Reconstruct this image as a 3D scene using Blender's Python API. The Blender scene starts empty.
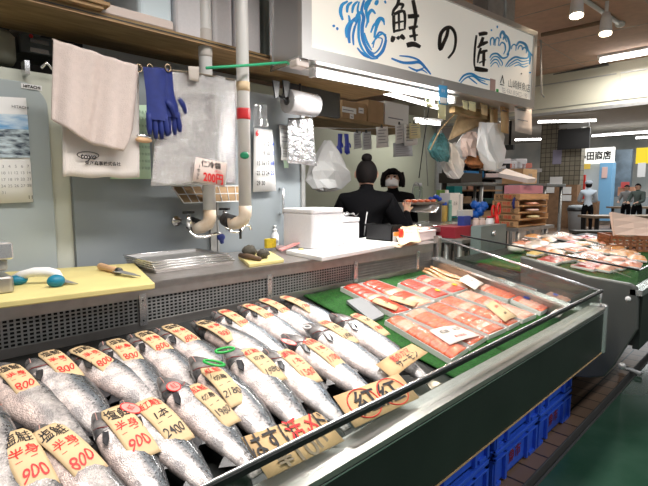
import bpy, math, random
from mathutils import Vector as V, Matrix
random.seed(7)
C = bpy.context.scene.collection
PI = math.pi
# ------------------------------------------------------------------ camera geometry (used to survey the place)
F, CX, CY, H = 468., 324., 243., 1.35
RX = V((.71100154, .07617874, .69905194)); RY = V((-.70319045, .07702494, .70681706)); RZ = V((0., .99411466, -.10833301))
def ray(u, v):
    c = V((u-CX, CY-v, F)); return V((RX.dot(c), RY.dot(c), RZ.dot(c)))
def onz(u, v, z): r = ray(u, v); return r*((z-H)/r.z)+V((0, 0, H))
def ony(u, v, y): r = ray(u, v); return r*(y/r.y)+V((0, 0, H))
def onx(u, v, x): r = ray(u, v); return r*(x/r.x)+V((0, 0, H))
def ond(u, v, d): r = ray(u, v); return r*(d/F)+V((0, 0, H))
SB, SY, SS = .87, 1.58, .215                      # sloping bed of the display case
def slabz(y): return SB-SS*(SY-y)
def onslab(u, v, h=0):
    r = ray(u, v); return r*((SB+h-SS*SY-H)/(r.z-SS*r.y))+V((0, 0, H))
# ------------------------------------------------------------------ materials
M = {}
def mat(n, col, rough=.5, metal=0, noise=0, scale=20, col2=None, emit=0, trans=0, alpha=1, bump=0, bscale=60, spec=.5, coords='Object', stretch=None, coat=0, sub=0):
    if n in M: return M[n]
    m = bpy.data.materials.new(n); m.use_nodes = True; nt = m.node_tree; b = nt.nodes['Principled BSDF']
    c = (col[0], col[1], col[2], 1)
    b.inputs['Base Color'].default_value = c; b.inputs['Roughness'].default_value = rough
    b.inputs['Metallic'].default_value = metal; b.inputs['Specular IOR Level'].default_value = spec
    b.inputs['Coat Weight'].default_value = coat; b.inputs['Coat Roughness'].default_value = .12
    if sub: b.inputs['Subsurface Weight'].default_value = sub; b.inputs['Subsurface Scale'].default_value = .01
    if trans: b.inputs['Transmission Weight'].default_value = trans
    b.inputs['Alpha'].default_value = alpha
    if emit: b.inputs['Emission Color'].default_value = c; b.inputs['Emission Strength'].default_value = emit
    tc = nt.nodes.new('ShaderNodeTexCoord'); src = tc.outputs[coords]
    if stretch:
        mp = nt.nodes.new('ShaderNodeMapping'); mp.inputs['Scale'].default_value = stretch; nt.links.new(src, mp.inputs[0]); src = mp.outputs[0]
    if noise or col2:
        nz = nt.nodes.new('ShaderNodeTexNoise'); nz.inputs['Scale'].default_value = scale; nz.inputs['Detail'].default_value = 5
        nt.links.new(src, nz.inputs['Vector'])
        r = nt.nodes.new('ShaderNodeValToRGB'); r.color_ramp.elements[0].position = .35; r.color_ramp.elements[1].position = .65
        k = 1-noise
        r.color_ramp.elements[0].color = (c[0]*k, c[1]*k, c[2]*k, 1) if not col2 else (*col2, 1)
        r.color_ramp.elements[1].color = c
        nt.links.new(nz.outputs['Fac'], r.inputs[0]); nt.links.new(r.outputs[0], b.inputs['Base Color'])
    if bump:
        n2 = nt.nodes.new('ShaderNodeTexNoise'); n2.inputs['Scale'].default_value = bscale; n2.inputs['Detail'].default_value = 3
        nt.links.new(src, n2.inputs['Vector'])
        bp = nt.nodes.new('ShaderNodeBump'); bp.inputs['Strength'].default_value = bump; bp.inputs['Distance'].default_value = .01
        nt.links.new(n2.outputs['Fac'], bp.inputs['Height']); nt.links.new(bp.outputs[0], b.inputs['Normal'])
    M[n] = m; return m
def clear(n, tint=(1, 1, 1), gloss=.12, rough=.03, fac=None, diff=0):
    """thin clear plastic or glass: transparent + glossy by angle (+ a little diffuse)"""
    m = bpy.data.materials.new(n); m.use_nodes = True; nt = m.node_tree; nt.nodes.clear()
    o = nt.nodes.new('ShaderNodeOutputMaterial'); t = nt.nodes.new('ShaderNodeBsdfTransparent'); t.inputs[0].default_value = (*tint, 1)
    g = nt.nodes.new('ShaderNodeBsdfGlossy'); g.inputs['Roughness'].default_value = rough
    lw = nt.nodes.new('ShaderNodeLayerWeight'); lw.inputs[0].default_value = gloss
    pw = nt.nodes.new('ShaderNodeMath'); pw.operation = 'POWER'; pw.inputs[1].default_value = 4; nt.links.new(lw.outputs['Facing'], pw.inputs[0])
    lw.inputs[0].default_value = .5; ma = nt.nodes.new('ShaderNodeMath'); ma.operation = 'MULTIPLY_ADD'; ma.inputs[1].default_value = .7; ma.inputs[2].default_value = gloss*.5; nt.links.new(pw.outputs[0], ma.inputs[0])
    mx = nt.nodes.new('ShaderNodeMixShader'); nt.links.new(ma.outputs[0], mx.inputs[0]); nt.links.new(t.outputs[0], mx.inputs[1]); nt.links.new(g.outputs[0], mx.inputs[2])
    out = mx
    if rough > .05:
        tc = nt.nodes.new('ShaderNodeTexCoord'); nz = nt.nodes.new('ShaderNodeTexNoise'); nz.inputs['Scale'].default_value = 40
        nt.links.new(tc.outputs['Object'], nz.inputs['Vector']); bp = nt.nodes.new('ShaderNodeBump'); bp.inputs['Strength'].default_value = .5
        nt.links.new(nz.outputs['Fac'], bp.inputs['Height']); nt.links.new(bp.outputs[0], g.inputs['Normal'])
    if diff:
        d = nt.nodes.new('ShaderNodeBsdfDiffuse'); d.inputs[0].default_value = (.9, .9, .9, 1)
        m2 = nt.nodes.new('ShaderNodeMixShader'); m2.inputs[0].default_value = diff
        nt.links.new(mx.outputs[0], m2.inputs[1]); nt.links.new(d.outputs[0], m2.inputs[2]); out = m2
    nt.links.new(out.outputs[0], o.inputs[0]); M[n] = m; return m
# ------------------------------------------------------------------ mesh building
class MB:
    def __init__(s): s.v = []; s.f = []; s.m = []; s.mats = []; s.sm = []
    def mi(s, m):
        if m not in s.mats: s.mats.append(m)
        return s.mats.index(m)
    def add(s, vs, fs, m, smooth=False):
        o = len(s.v); s.v += [tuple(p) for p in vs]; k = s.mi(m)
        for f in fs: s.f.append(tuple(i+o for i in f)); s.m.append(k); s.sm.append(smooth)
        return s
    def box(s, x0, x1, y0, y1, z0, z1, m, fr=None):
        p = [V((x, y, z)) for z in (z0, z1) for y in (y0, y1) for x in (x0, x1)]
        if fr: p = [fr(*q) for q in p]
        return s.add(p, [(0, 2, 3, 1), (4, 5, 7, 6), (0, 1, 5, 4), (2, 6, 7, 3), (0, 4, 6, 2), (1, 3, 7, 5)], m)
    def rbox(s, x0, x1, y0, y1, z0, z1, m, r=.01, fr=None, n=3):
        """box with rounded vertical edges and a small top/bottom bevel"""
        pts = []
        for cx, cy, a0 in ((x1-r, y1-r, 0), (x0+r, y1-r, PI/2), (x0+r, y0+r, PI), (x1-r, y0+r, 1.5*PI)):
            for i in range(n+1):
                a = a0+i*PI/2/n; pts.append((cx, cy, math.cos(a), math.sin(a)))
        b = min(r, (z1-z0)/2)*.4; rings = []
        for z, k in ((z0, r-b), (z0+b, r), (z1-b, r), (z1, r-b)):
            rings.append([V((cx+c*k, cy+q*k, z)) for cx, cy, c, q in pts])
        N = len(pts); vs = [p for rg in rings for p in rg]
        if fr: vs = [fr(*p) for p in vs]
        fs = [(j*N+i, j*N+(i+1) % N, (j+1)*N+(i+1) % N, (j+1)*N+i) for j in range(3) for i in range(N)]
        fs += [tuple(range(N-1, -1, -1)), tuple(range(3*N, 4*N))]
        return s.add(vs, fs, m)
    def prism(s, pts, off, m):
        """polygon (3D points) extruded by the vector off"""
        n = len(pts); pts = [V(p) for p in pts]; off = V(off)
        vs = pts+[p+off for p in pts]
        return s.add(vs, [tuple(range(n-1, -1, -1)), tuple(range(n, 2*n))]+[(i, (i+1) % n, (i+1) % n+n, i+n) for i in range(n)], m)
    def tube(s, path, r, m, seg=8, closed=False, cap=True):
        path = [V(p) for p in path]; n = len(path); vs = []; prev = None
        rr = r if isinstance(r, (list, tuple)) else [r]*n
        for i, p in enumerate(path):
            t = (path[min(i+1, n-1)]-path[max(i-1, 0)]) if not closed else (path[(i+1) % n]-path[i-1])
            t.normalize()
            if prev is None: a = t.orthogonal().normalized()
            else: a = (prev-t*prev.dot(t)); a = a.normalized() if a.length > 1e-6 else t.orthogonal().normalized()
            prev = a; b = t.cross(a)
            for j in range(seg):
                q = 2*PI*j/seg; vs.append(p+(a*math.cos(q)+b*math.sin(q))*rr[i])
        fs = []
        for i in range(n if closed else n-1):
            for j in range(seg):
                fs.append((i*seg+j, i*seg+(j+1) % seg, ((i+1) % n)*seg+(j+1) % seg, ((i+1) % n)*seg+j))
        if cap and not closed: fs += [tuple(range(seg-1, -1, -1)), tuple(range((n-1)*seg, n*seg))]
        return s.add(vs, fs, m, True)
    def lathe(s, prof, c, m, seg=20, axis='z', fr=None):
        vs = []; n = len(prof); c = V(c)
        for r, h in prof:
            for j in range(seg):
                q = 2*PI*j/seg; a, b = r*math.cos(q), r*math.sin(q)
                p = V((a, b, h)) if axis == 'z' else (V((h, a, b)) if axis == 'x' else V((a, h, b)))
                if fr: p = fr(*p)
                vs.append(p+c)
        fs = [(i*seg+j, i*seg+(j+1) % seg, (i+1)*seg+(j+1) % seg, (i+1)*seg+j) for i in range(n-1) for j in range(seg)]
        fs += [tuple(range(seg-1, -1, -1)), tuple(range((n-1)*seg, n*seg))]
        return s.add(vs, fs, m, True)
    def ball(s, c, r, m, seg=14, rings=9, fr=None, bump=0):
        c = V(c); r = V(r) if not isinstance(r, (int, float)) else V((r, r, r)); vs = []
        for i in range(rings+1):
            a = PI*i/rings
            for j in range(seg):
                q = 2*PI*j/seg; k = 1+(random.random()-.5)*bump
                p = V((r.x*math.sin(a)*math.cos(q)*k, r.y*math.sin(a)*math.sin(q)*k, r.z*math.cos(a)*k))
                vs.append((fr(*p) if fr else p)+c)
        fs = [(i*seg+j, (i+1)*seg+j, (i+1)*seg+(j+1) % seg, i*seg+(j+1) % seg) for i in range(rings) for j in range(seg)]
        return s.add(vs, fs, m, True)
    def grid(s, fn, nu, nv, m, th=0, smooth=True):
        """surface fn(a,b) -> point for a,b in 0..1, optionally with a thickness along its normal"""
        P = [[V(fn(i/nu, j/nv)) for i in range(nu+1)] for j in range(nv+1)]
        W = nu+1; vs = [p for row in P for p in row]
        fs = [(j*W+i, j*W+i+1, (j+1)*W+i+1, (j+1)*W+i) for j in range(nv) for i in range(nu)]
        if th:
            ns = []
            for j in range(nv+1):
                for i in range(nu+1):
                    a = P[j][min(i+1, nu)]-P[j][max(i-1, 0)]; b = P[min(j+1, nv)][i]-P[max(j-1, 0)][i]
                    ns.append(a.cross(b).normalized())
            o = len(vs); vs += [vs[k]-ns[k]*th for k in range(o)]
            fs += [tuple(x+o for x in reversed(f)) for f in fs[:nu*nv]]
            edge = [i for i in range(W)]+[j*W+nu for j in range(1, nv+1)]+[nv*W+i for i in range(nu-1, -1, -1)]+[j*W for j in range(nv-1, 0, -1)]
            for k in range(len(edge)):
                a, b = edge[k], edge[(k+1) % len(edge)]; fs.append((a, a+o, b+o, b))
        return s.add(vs, fs, m, smooth)
    def text(s, body, O, ux, uy, h, m, off=.0015, wide=1, shear=0, bold=0, align='c'):
        vs, fs, w = glyphs(body, bold); O = V(O); ux = V(ux).normalized(); uy = V(uy).normalized(); n = ux.cross(uy)
        dx = {'c': -w/2, 'l': 0, 'r': -w}[align]
        return s.add([O+ux*((x+dx)*wide+shear*y)*h+uy*(y-.36)*h+n*off for x, y in vs], fs, m)
    def stroke(s, pts, w, fr, m, off=.0015):
        """flat brush stroke through 2D points with widths, on the surface fr(x, y, height)"""
        n = len(pts); L = []; R_ = []
        ww = w if isinstance(w, (list, tuple)) else [w]*n
        for i, p in enumerate(pts):
            a = pts[max(i-1, 0)]; b = pts[min(i+1, n-1)]; dx, dy = b[0]-a[0], b[1]-a[1]; l = math.hypot(dx, dy) or 1
            nx, ny = -dy/l*ww[i]/2, dx/l*ww[i]/2
            L.append(fr(p[0]+nx, p[1]+ny, off)); R_.append(fr(p[0]-nx, p[1]-ny, off))
        return s.add(L+R_, [(i+n, i+n+1, i+1, i) for i in range(n-1)], m)
    def build(s, name, parent=None, at=None, bevel=0):
        me = bpy.data.meshes.new(name); c = V(at) if at is not None else V((0, 0, 0))
        me.from_pydata([V(p)-c for p in s.v], [], s.f)
        for m in s.mats: me.materials.append(m)
        for p, k, q in zip(me.polygons, s.m, s.sm): p.material_index = k; p.use_smooth = q
        me.update()
        o = bpy.data.objects.new(name, me); C.objects.link(o); o.location = c
        if parent is not None:
            o.parent = parent; o.matrix_parent_inverse = Matrix.Translation(-parent.location) if parent.rotation_euler.z == 0 else parent.matrix_basis.inverted()
        if bevel:
            b = o.modifiers.new('b', 'BEVEL'); b.width = bevel; b.segments = 2; b.limit_method = 'ANGLE'
        return o
_g = {}
def glyphs(body, bold=0):
    k = (body, bold)
    if k not in _g:
        cu = bpy.data.curves.new('t', 'FONT'); cu.body = body; cu.resolution_u = 3; cu.offset = bold
        o = bpy.data.objects.new('t', cu); C.objects.link(o); dg = bpy.context.evaluated_depsgraph_get()
        me = bpy.data.meshes.new_from_object(o.evaluated_get(dg))
        vs = [(v.co.x, v.co.y) for v in me.vertices]; fs = [tuple(p.vertices) for p in me.polygons]
        w = max([x for x, y in vs] or [0]); bpy.data.objects.remove(o); bpy.data.meshes.remove(me); bpy.data.curves.remove(cu)
        _g[k] = (vs, fs, w)
    return _g[k]
def tag(o, label, cat, group=None, kind=None):
    o['label'] = label; o['category'] = cat
    if group: o['group'] = group
    if kind: o['kind'] = kind
    return o
def struct(o, label=None):
    o['kind'] = 'structure'
    if label: o['label'] = label
    return o
def thing(name, loc, label, cat, group=None):
    o = bpy.data.objects.new(name, None); C.objects.link(o); o.location = loc; o.empty_display_size = .05
    return tag(o, label, cat, group)
def dup(root, loc, rot=None, label=None, group=None, scale=None):
    r = root.copy(); C.objects.link(r); r.location = loc
    if rot is not None: r.rotation_euler = rot
    if scale: r.scale = (scale,)*3
    if label: r['label'] = label
    if group: r['group'] = group
    for ch in list(root.children):
        c = ch.copy(); C.objects.link(c); c.parent = r
        for g in list(ch.children): d = g.copy(); C.objects.link(d); d.parent = c
    return r
def frame(O, ux, uy, uz=None):
    O = V(O); ux = V(ux).normalized(); uy = V(uy).normalized(); uz = V(uz).normalized() if uz else ux.cross(uy)
    return lambda x, y, z=0: O+ux*x+uy*y+uz*z
def bil(q, a, b):
    """bilinear on four corners TL,TR,BR,BL; a across, b down"""
    return (q[0]*(1-a)+q[1]*a)*(1-b)+(q[3]*(1-a)+q[2]*a)*b
def paper(mb, px, y, m, th=.0015, curl=.003, n=4, seed=0):
    """sheet whose four corners TL,TR,BR,BL hang in the plane at depth y"""
    q = [ony(u, v, y) for u, v in px]
    mb.grid(lambda a, b: bil(q, a, b)+V((0, -curl*math.sin((a+seed)*5+b*3), 0)), n, n, m, th)
    return q
# colours
steel = mat('steel', (.52, .49, .47), .32, .85, .12, 30)
steelb = mat('steel_bright', (.78, .79, .8), .25, .9)
steeld = mat('steel_dull', (.42, .42, .41), .45, .6, .15, 25)
chrome = mat('chrome', (.8, .8, .8), .1, 1)
black = mat('black_plastic', (.012, .012, .013), .4)
dark = mat('dark_void', (.02, .02, .02), .7)
panelg = mat('case_panel', (.022, .028, .024), .42, 0, .25, 6, spec=.35)
wallg = mat('grey_panel', (.27, .305, .325), .45, 0, .06, 3)
white = mat('white_plastic', (.80, .80, .80), .4)
pvc = mat('pvc', (.74, .73, .71), .35)
foam = mat('foam', (.74, .72, .74), .6, 0, .04, 90, bump=.08, bscale=300)
foamp = mat('foam_pink', (.85, .68, .66), .6)
wood = mat('plywood', (.36, .24, .11), .65, 0, col2=(.22, .14, .055), scale=6, stretch=(1, 6, 6))
woodl = mat('wood_light', (.66, .42, .24), .6, 0, col2=(.5, .3, .16), scale=9, stretch=(1, 1, 8))
card = mat('cardboard', (.42, .27, .14), .8, 0, .12, 12)
tagm = mat('tag_card', (.66, .48, .27), .7, 0, .08, 30)
tagb = mat('tag_card_brown', (.60, .40, .20), .7, 0, .1, 30)
ink = mat('ink', (.012, .010, .012), .6)
red = mat('red_ink', (.75, .02, .02), .6)
paperw = mat('paper', (.80, .80, .79), .7)
papery = mat('paper_yellow', (.78, .72, .42), .7)
paperg = mat('paper_green', (.55, .74, .55), .7)
blue = mat('blue_plastic', (.035, .13, .78), .4, 0, .2, 10)
navy = mat('navy_rubber', (.012, .028, .20), .6, 0, .2, 30)
greenm = mat('turf', (.018, .15, .012), .9, 0, col2=(.006, .05, .005), scale=140, bump=.6, bscale=350)
yellowb = mat('board_yellow', (.72, .62, .26), .5, 0, .1, 8)
gls = clear('glass', (.93, .96, .94), .10)
film = clear('film', (.97, .97, .97), .35, .12, diff=.06)
packf = clear('pack_film', (.98, .98, .98), .16, .10, diff=.05)
bagm = clear('bag', (.95, .95, .95), .3, .3, diff=.42)
# ------------------------------------------------------------------ camera
cam = bpy.data.cameras.new('camera'); co = bpy.data.objects.new('camera', cam); C.objects.link(co); bpy.context.scene.camera = co
cam.sensor_width = 36; cam.lens = 26; cam.clip_start = .02; cam.clip_end = 100
R_ = V((RX.x, RY.x, RZ.x)); U_ = V((RX.y, RY.y, RZ.y)); B_ = -V((RX.z, RY.z, RZ.z))
co.matrix_world = Matrix(((R_.x, U_.x, B_.x, 0), (R_.y, U_.y, B_.y, 0), (R_.z, U_.z, B_.z, H), (0, 0, 0, 1)))
# ================================================================== SETTING
XE = 2.56
fl = mat('green_floor', (.028, .085, .05), .2, 0, col2=(.06, .13, .09), scale=2.2, bump=.03, bscale=8, spec=.6)
m = MB(); m.box(-6, 30, -8, .75, -.05, 0, fl); struct(m.build('floor'), 'glossy green painted aisle floor')
tm = bpy.data.materials.new('tiles'); tm.use_nodes = True; nt = tm.node_tree; b = nt.nodes['Principled BSDF']; b.inputs['Roughness'].default_value = .4
tc = nt.nodes.new('ShaderNodeTexCoord'); br = nt.nodes.new('ShaderNodeTexBrick'); br.offset = 0; nt.links.new(tc.outputs['Object'], br.inputs[0])
br.inputs['Color1'].default_value = (.26, .16, .10, 1); br.inputs['Color2'].default_value = (.20, .13, .09, 1); br.inputs['Mortar'].default_value = (.02, .018, .015, 1)
br.inputs['Scale'].default_value = 1; br.inputs['Brick Width'].default_value = .15; br.inputs['Row Height'].default_value = .15; br.inputs['Mortar Size'].default_value = .006
nt.links.new(br.outputs[0], b.inputs['Base Color']); M['tiles'] = tm
m = MB(); m.box(-6, 30, .795, 14, -.05, .0, tm); struct(m.build('floor_tiles'), 'brown quarry tile floor under the stalls')
m = MB(); m.box(-6, 30, .75, .80, -.12, -.07, dark)
struct(m.build('floor_gutter'), 'dark drainage gutter')
tdk = mat('trim_dark', (.09, .09, .085), .8, 0)
m = MB(); m.box(-6, 30, .748, .757, -.05, .006, tdk); struct(m.build('trim_1'), 'metal edge of the gutter on the aisle side')
m = MB(); m.box(-6, 30, .788, .797, -.05, .006, tdk); struct(m.build('trim_2'), 'metal edge of the gutter on the stall side')
# ceilings and beam
cm = mat('ceiling_board', (.62, .42, .32), .85, 0, .12, 14, bump=.2, bscale=120)
cm2 = mat('far_ceiling', (.42, .40, .36), .8, 0, .1, 5)
m = MB(); m.box(-1.5, 6.6, -3.5, 5.6, 2.9, 2.95, cm)
for i in range(-1, 7):
    m.box(i+.3, i+.306, -3.5, 5.6, 2.897, 2.9, steeld)
for j in range(-3, 6):
    m.box(-1.5, 6.6, j*1.0, j*1.0+.005, 2.8975, 2.9, steeld)
struct(m.build('ceiling'), 'beige speckled ceiling boards above the stall')
bm_ = mat('beam_paint', (.62, .60, .48), .6, 0, .05, 3)
m = MB(); m.box(6.6, 6.95, -6, 8.5, 2.40, 4.2, bm_); m.box(6.585, 6.6, 1.62, 1.66, 2.46, 2.78, bm_)
m.box(6.59, 6.6, -6, 8.5, 2.76, 2.772, steeld); m.box(6.59, 6.6, -6, 8.5, 2.45, 2.456, steeld)
m.box(6.57, 6.60, -6, 8.5, 2.36, 2.40, steeld)
struct(m.build('wall_beam'), 'cream boxed-in beam across the hall')
m = MB(); m.box(6.95, 26, -9, 16, 4.0, 4.1, cm2); struct(m.build('ceiling_far'), 'dim ceiling of the hall beyond the beam')
fw = mat('far_wall', (.36, .40, .40), .6, 0, .5, .8, col2=(.62, .62, .58))
m = MB(); m.box(26, 26.1, -9, 16, 0, 4, fw); struct(m.build('wall_far'), 'far wall of the market hall')
m = MB(); m.box(-1.5, 8, 5.6, 5.7, 0, 2.9, mat('kitchen_wall', (.50, .50, .42), .6)); struct(m.build('wall_back'), 'wall behind the kitchen')
# inner partition behind the women (pale green)
m = MB(); pw = mat('pale_partition', (.42, .44, .34), .5)
a = ony(396, 192, 4.2); c = ony(438, 192, 4.2)
m.box(2.6, c.x-.12, 4.2, 4.26, 0, 2.5, pw); m.box(c.x-.12, c.x, 4.16, 4.28, 0, 2.5, steeld)
struct(m.build('wall_partition'), 'pale green partition behind the women')
# grey wall panels behind the counter
m = MB(); WY = 2.09
xs = [.62, 1.27, 1.90]; 
for i in range(2): m.box(xs[i]+.004, xs[i+1]-.004, WY, WY+.06, .0, 1.88, wallg)
m.box(xs[0], xs[2]+.0, WY+.02, WY+.07, 0, 1.87, steeld)
m.box(1.87, 1.90, WY-.01, WY+.5, 0, 1.88, steeld)
struct(m.build('wall_left'), 'grey insulated wall panels behind the counter')
m = MB(); m.box(-1.0, 1.9, 2.75, 2.8, 0, 2.9, mat('pale_wall', (.62, .68, .70), .6)); struct(m.build('wall_side'), 'pale wall seen above the grey panels')
m = MB(); m.box(1.25, 1.285, WY-.012, WY, 1.04, 1.86, steeld); m.box(1.29, 1.3, WY-.012, WY, 1.04, 1.5, steeld)
struct(m.build('trim_3'), 'metal joint strip between the wall panels')
# ================================================================== REFRIGERATOR AND CALENDAR
t = thing('refrigerator', (.1, 2.3, 0), 'grey steel refrigerator with rounded door corner behind the calendar', 'refrigerator')
frg = mat('fridge_paint', (.36, .41, .42), .4, 0, .05, 2); frgb = mat('fridge_body', (.58, .60, .52), .5)
tz = ony(30, 70, 2.09).z
m = MB(); m.box(-.75, .62, 2.11, 2.7, .06, tz, frgb); m.build('body', t)
m = MB()
def dpt(u, v): return ony(u, v, 2.08)
xr = dpt(50, 150).x; zt = dpt(30, 83).z; n = 8; r_ = .09
pts = [V((-.72, 2.07, .1)), V((xr, 2.07, .1))]+[V((xr-r_+r_*math.cos(i*PI/2/n), 2.07, zt-r_+r_*math.sin(i*PI/2/n))) for i in range(n+1)]+[V((-.72, 2.07, zt))]
m.prism(pts, (0, .035, 0), frg); m.build('door', t, bevel=.004)
m = MB(); p = ony(31.5, 87, 2.068); m.box(p.x-.034, p.x+.034, 2.066, 2.069, p.z-.009, p.z+.009, white)
m.text('HITACHI', (p.x, 2.0655, p.z), (1, 0, 0), (0, 0, 1), .0145, ink, bold=.03); m.build('badge', t)
m = MB(); p = ony(27, 66, 2.06); m.box(p.x-.008, p.x+.008, 2.055, 2.11, p.z-.03, p.z+.02, steelb); m.build('hinge', t); m = MB(); p = ony(47, 66, 2.06)
m.tube([p+V((-.02, 0, -.01)), p+V((0, 0, .012)), p+V((.02, 0, -.01))], .006, steelb); m.build('latch', t)
# wall calendar on the fridge
cy = 2.055
t = thing('wall_calendar', ony(12, 200, cy), 'wall calendar with snowy river photo stuck on refrigerator', 'calendar')
m = MB(); q = paper(m, [(-14, 96), (26, 98), (33, 202), (-14, 204)], cy, paperw, .003, .002); m.build('sheet', t)
sky = mat('cal_sky', (.10, .32, .62), .4, 0, col2=(.62, .74, .85), scale=14, stretch=(1, 1, 3)); snow = mat('cal_river', (.02, .035, .06), .4, 0, col2=(.55, .66, .72), scale=26, stretch=(1, 1, 3.5))
def cq(a, b): return bil(q, a, b)+V((0, -.006, 0))
m = MB(); m.grid(lambda a, b: cq(.0+a*1.0, .16+b*.14), 2, 2, sky); m.grid(lambda a, b: cq(a, .30+b*.27), 2, 2, snow); m.build('photo', t)
m = MB(); dn = 1
for rr in range(5):
    for cc in range(7):
        if dn > 31: break
        m.text(str(dn), cq(.07+cc*.143, .65+rr*.062), (1, 0, 0), (0, 0, 1), .015, mat('faint_red', (.5, .2, .2), .7) if cc == 0 else mat('faint_ink', (.25, .25, .27), .7)); dn += 1
m.text('HITACHI', cq(.82, .09), (1, 0, 0), (0, 0, 1), .014, ink); m.text('11', cq(.93, .95), (1, 0, 0), (0, 0, 1), .02, ink); m.build('lettering', t)
# machinery above the fridge
t = thing('control_box', ony(36, 60, 2.35), 'grey control box with two pale panels above refrigerator', 'control box')
m = MB(); a = ony(20, 33, 2.35); c = ony(53, 57, 2.35); m.box(a.x, c.x, 2.35, 2.55, c.z, a.z, mat('mgrey', (.12, .13, .12), .5)); m.build('housing', t)
m = MB(); a = ony(30, 38, 2.34); c = ony(49, 46, 2.34); m.box(a.x, c.x, 2.338, 2.35, c.z, a.z, steelb); m.build('panel', t)
m = MB(); a = ony(30, 47, 2.34); c = ony(49, 55, 2.34); m.box(a.x, c.x, 2.338, 2.35, c.z, a.z, steelb); m.build('panel', t)
m = MB(); m.ball(ony(31, 36, 2.34), .008, red); m.build('indicator_light', t)
m = MB(); m.tube([ony(-6, 62, 2.4), ony(8, 50, 2.42), ony(20, 38, 2.45), ony(34, 26, 2.5)], .045, mat('duct', (.07, .07, .06), .6), 10)
tag(m.build('hose'), 'dark duct hose running up behind plywood shelf', 'hose')
m = MB(); m.lathe([(.04, 0), (.05, .02), (.05, .11), (.03, .13)], ony(2, 64, 2.3)-V((0, 0, 0)), mat('drum', (.35, .34, .26), .5)); tag(m.build('canister'), 'khaki canister standing on refrigerator at left edge', 'canister')
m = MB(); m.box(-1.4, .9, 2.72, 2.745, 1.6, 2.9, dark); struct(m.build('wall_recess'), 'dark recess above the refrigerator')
# ================================================================== DISPLAY CASE
t = thing('display_case', (1.1, 1.1, 0), 'long refrigerated display case with black front panel and sloping bed of salmon', 'display case')
X0 = -.45
m = MB(); m.box(X0, XE, .63, .66, .5625, .765, panelg); m.build('front_panel', t)
m = MB(); m.box(X0, XE, .626, .634, .7635, .7675, steelb); m.box(X0, XE, .634, .66, .765, .773, black)
m.box(X0, XE, .624, .663, .773, .787, steel); m.box(X0, XE, .665, .705, .770, .781, steeld); m.box(X0, XE, .69, .705, .68, .775, steel)
m.box(X0, XE, .627, .64, .558, .5625, tagb); m.build('front_rail', t)
m = MB(); m.box(X0, XE-.02, .645, .650, .787, .862, gls); m.build('front_glass', t)
m = MB(); m.box(X0, XE, .640, .655, .860, .872, black); m.tube([(X0, .647, .874), (XE, .647, .874)], .0035, steelb); 
m.build('glass_rail', t)
# end glass with metal rim, post, stainless channel
def ez(y): return .866+(y-.65)*.222
m = MB(); m.prism([(XE-.012, .66, .74), (XE-.012, 1.56, .90), (XE-.012, 1.56, ez(1.56)), (XE-.012, .66, ez(.66))], (.005, 0, 0), gls); m.build('end_glass', t)
m = MB(); m.tube([(XE-.01, .647, .868), (XE-.01, 1.56, ez(1.56))], .006, steelb); m.tube([(XE-.01, .647, .79), (XE-.01, .647, .87)], .005, steelb)
m.box(XE-.03, XE+.005, 1.55, 1.585, .88, ez(1.56)+.01, steel); m.build('end_rim', t)
m = MB(); 
m.prism([(XE-.07, .70, slabz(.7)), (XE-.07, 1.56, slabz(1.56)), (XE-.07, 1.56, slabz(1.56)+.075), (XE-.07, .70, slabz(.7)+.075)], (.03, 0, 0), steel)
m.prism([(XE-.09, .70, slabz(.7)+.075), (XE-.09, 1.56, slabz(1.56)+.075), (XE-.09, 1.56, slabz(1.56)+.085), (XE-.09, .70, slabz(.7)+.085)], (.08, 0, 0), steelb)
m.build('end_channel', t)
m = MB(); m.rbox(XE-.01, XE+.03, .618, .70, .555, .80, steelb, .014); m.build('corner_post', t)
m = MB(); m.prism([(XE-.02, .66, .56), (XE-.02, 1.58, .56), (XE-.02, 1.58, .90), (XE-.02, .66, .70)], (.02, 0, 0), steeld); m.build('end_panel', t)
# bed
bedm = mat('bed', (.012, .014, .013), .6, 0, .3, 12)
m = MB(); m.prism([(X0, .69, slabz(.69)), (X0, 1.585, slabz(1.585)), (X0, 1.585, .6), (X0, .69, .6)], (XE-X0-.04, 0, 0), bedm); m.build('bed', t)
m = MB(); m.box(X0, XE-.05, .80, 1.55, .50, .60, black); m.box(X0, XE-.05, 1.3, 1.5, .0, .02, black)
for x in (0.0, 1.2, 2.45): m.box(x, x+.05, 1.35, 1.4, 0, .5, steeld)
m.build('base_frame', t)
for x in (.02, 2.44):
    m = MB(); m.box(x, x+.05, 1.30, 1.34, .02, .5, steeld); m.build('leg', t)
# back riser with perforated grille and straps
m = MB(); gz0, gz1 = .876, 1.032
m.box(X0, XE-.05, 1.592, 1.60, gz0, gz1, dark); m.box(X0, XE-.05, 1.575, 1.595, gz1-.048, gz1, steel); m.box(X0, XE-.05, 1.578, 1.595, gz0-.01, gz0+.022, steel); m.build('riser', t)
m = MB(); xg = 1.78
for i in range(int((xg-X0)/.0165)):
    x = X0+i*.0165; m.box(x, x+.0055, 1.581, 1.584, gz0+.02, gz1-.046, steeld)
for k in range(8): m.box(X0, xg, 1.580, 1.5835, gz0+.02+k*.0122, gz0+.0245+k*.0122, steeld)
m.build('grille', t)
m = MB()
for k in range(6):
    z = gz0+.024+k*.0145; m.prism([(xg, 1.577, z), (xg, 1.592, z+.006), (xg, 1.592, z+.0135), (xg, 1.583, z+.0105)], (XE-.06-xg, 0, 0), steel)
m.build('louvre', t)
for u in (143, 270, 356, 418):
    m = MB(); p = ony(u, 300-(u-143)*.13, 1.57); m.box(p.x-.012, p.x+.012, 1.570, 1.577, gz0+.012, gz1-.035, steelb)
    m.ball((p.x, 1.569, gz0+.03), .003, dark); m.ball((p.x, 1.569, gz1-.055), .003, dark); m.build('strap', t)
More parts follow.
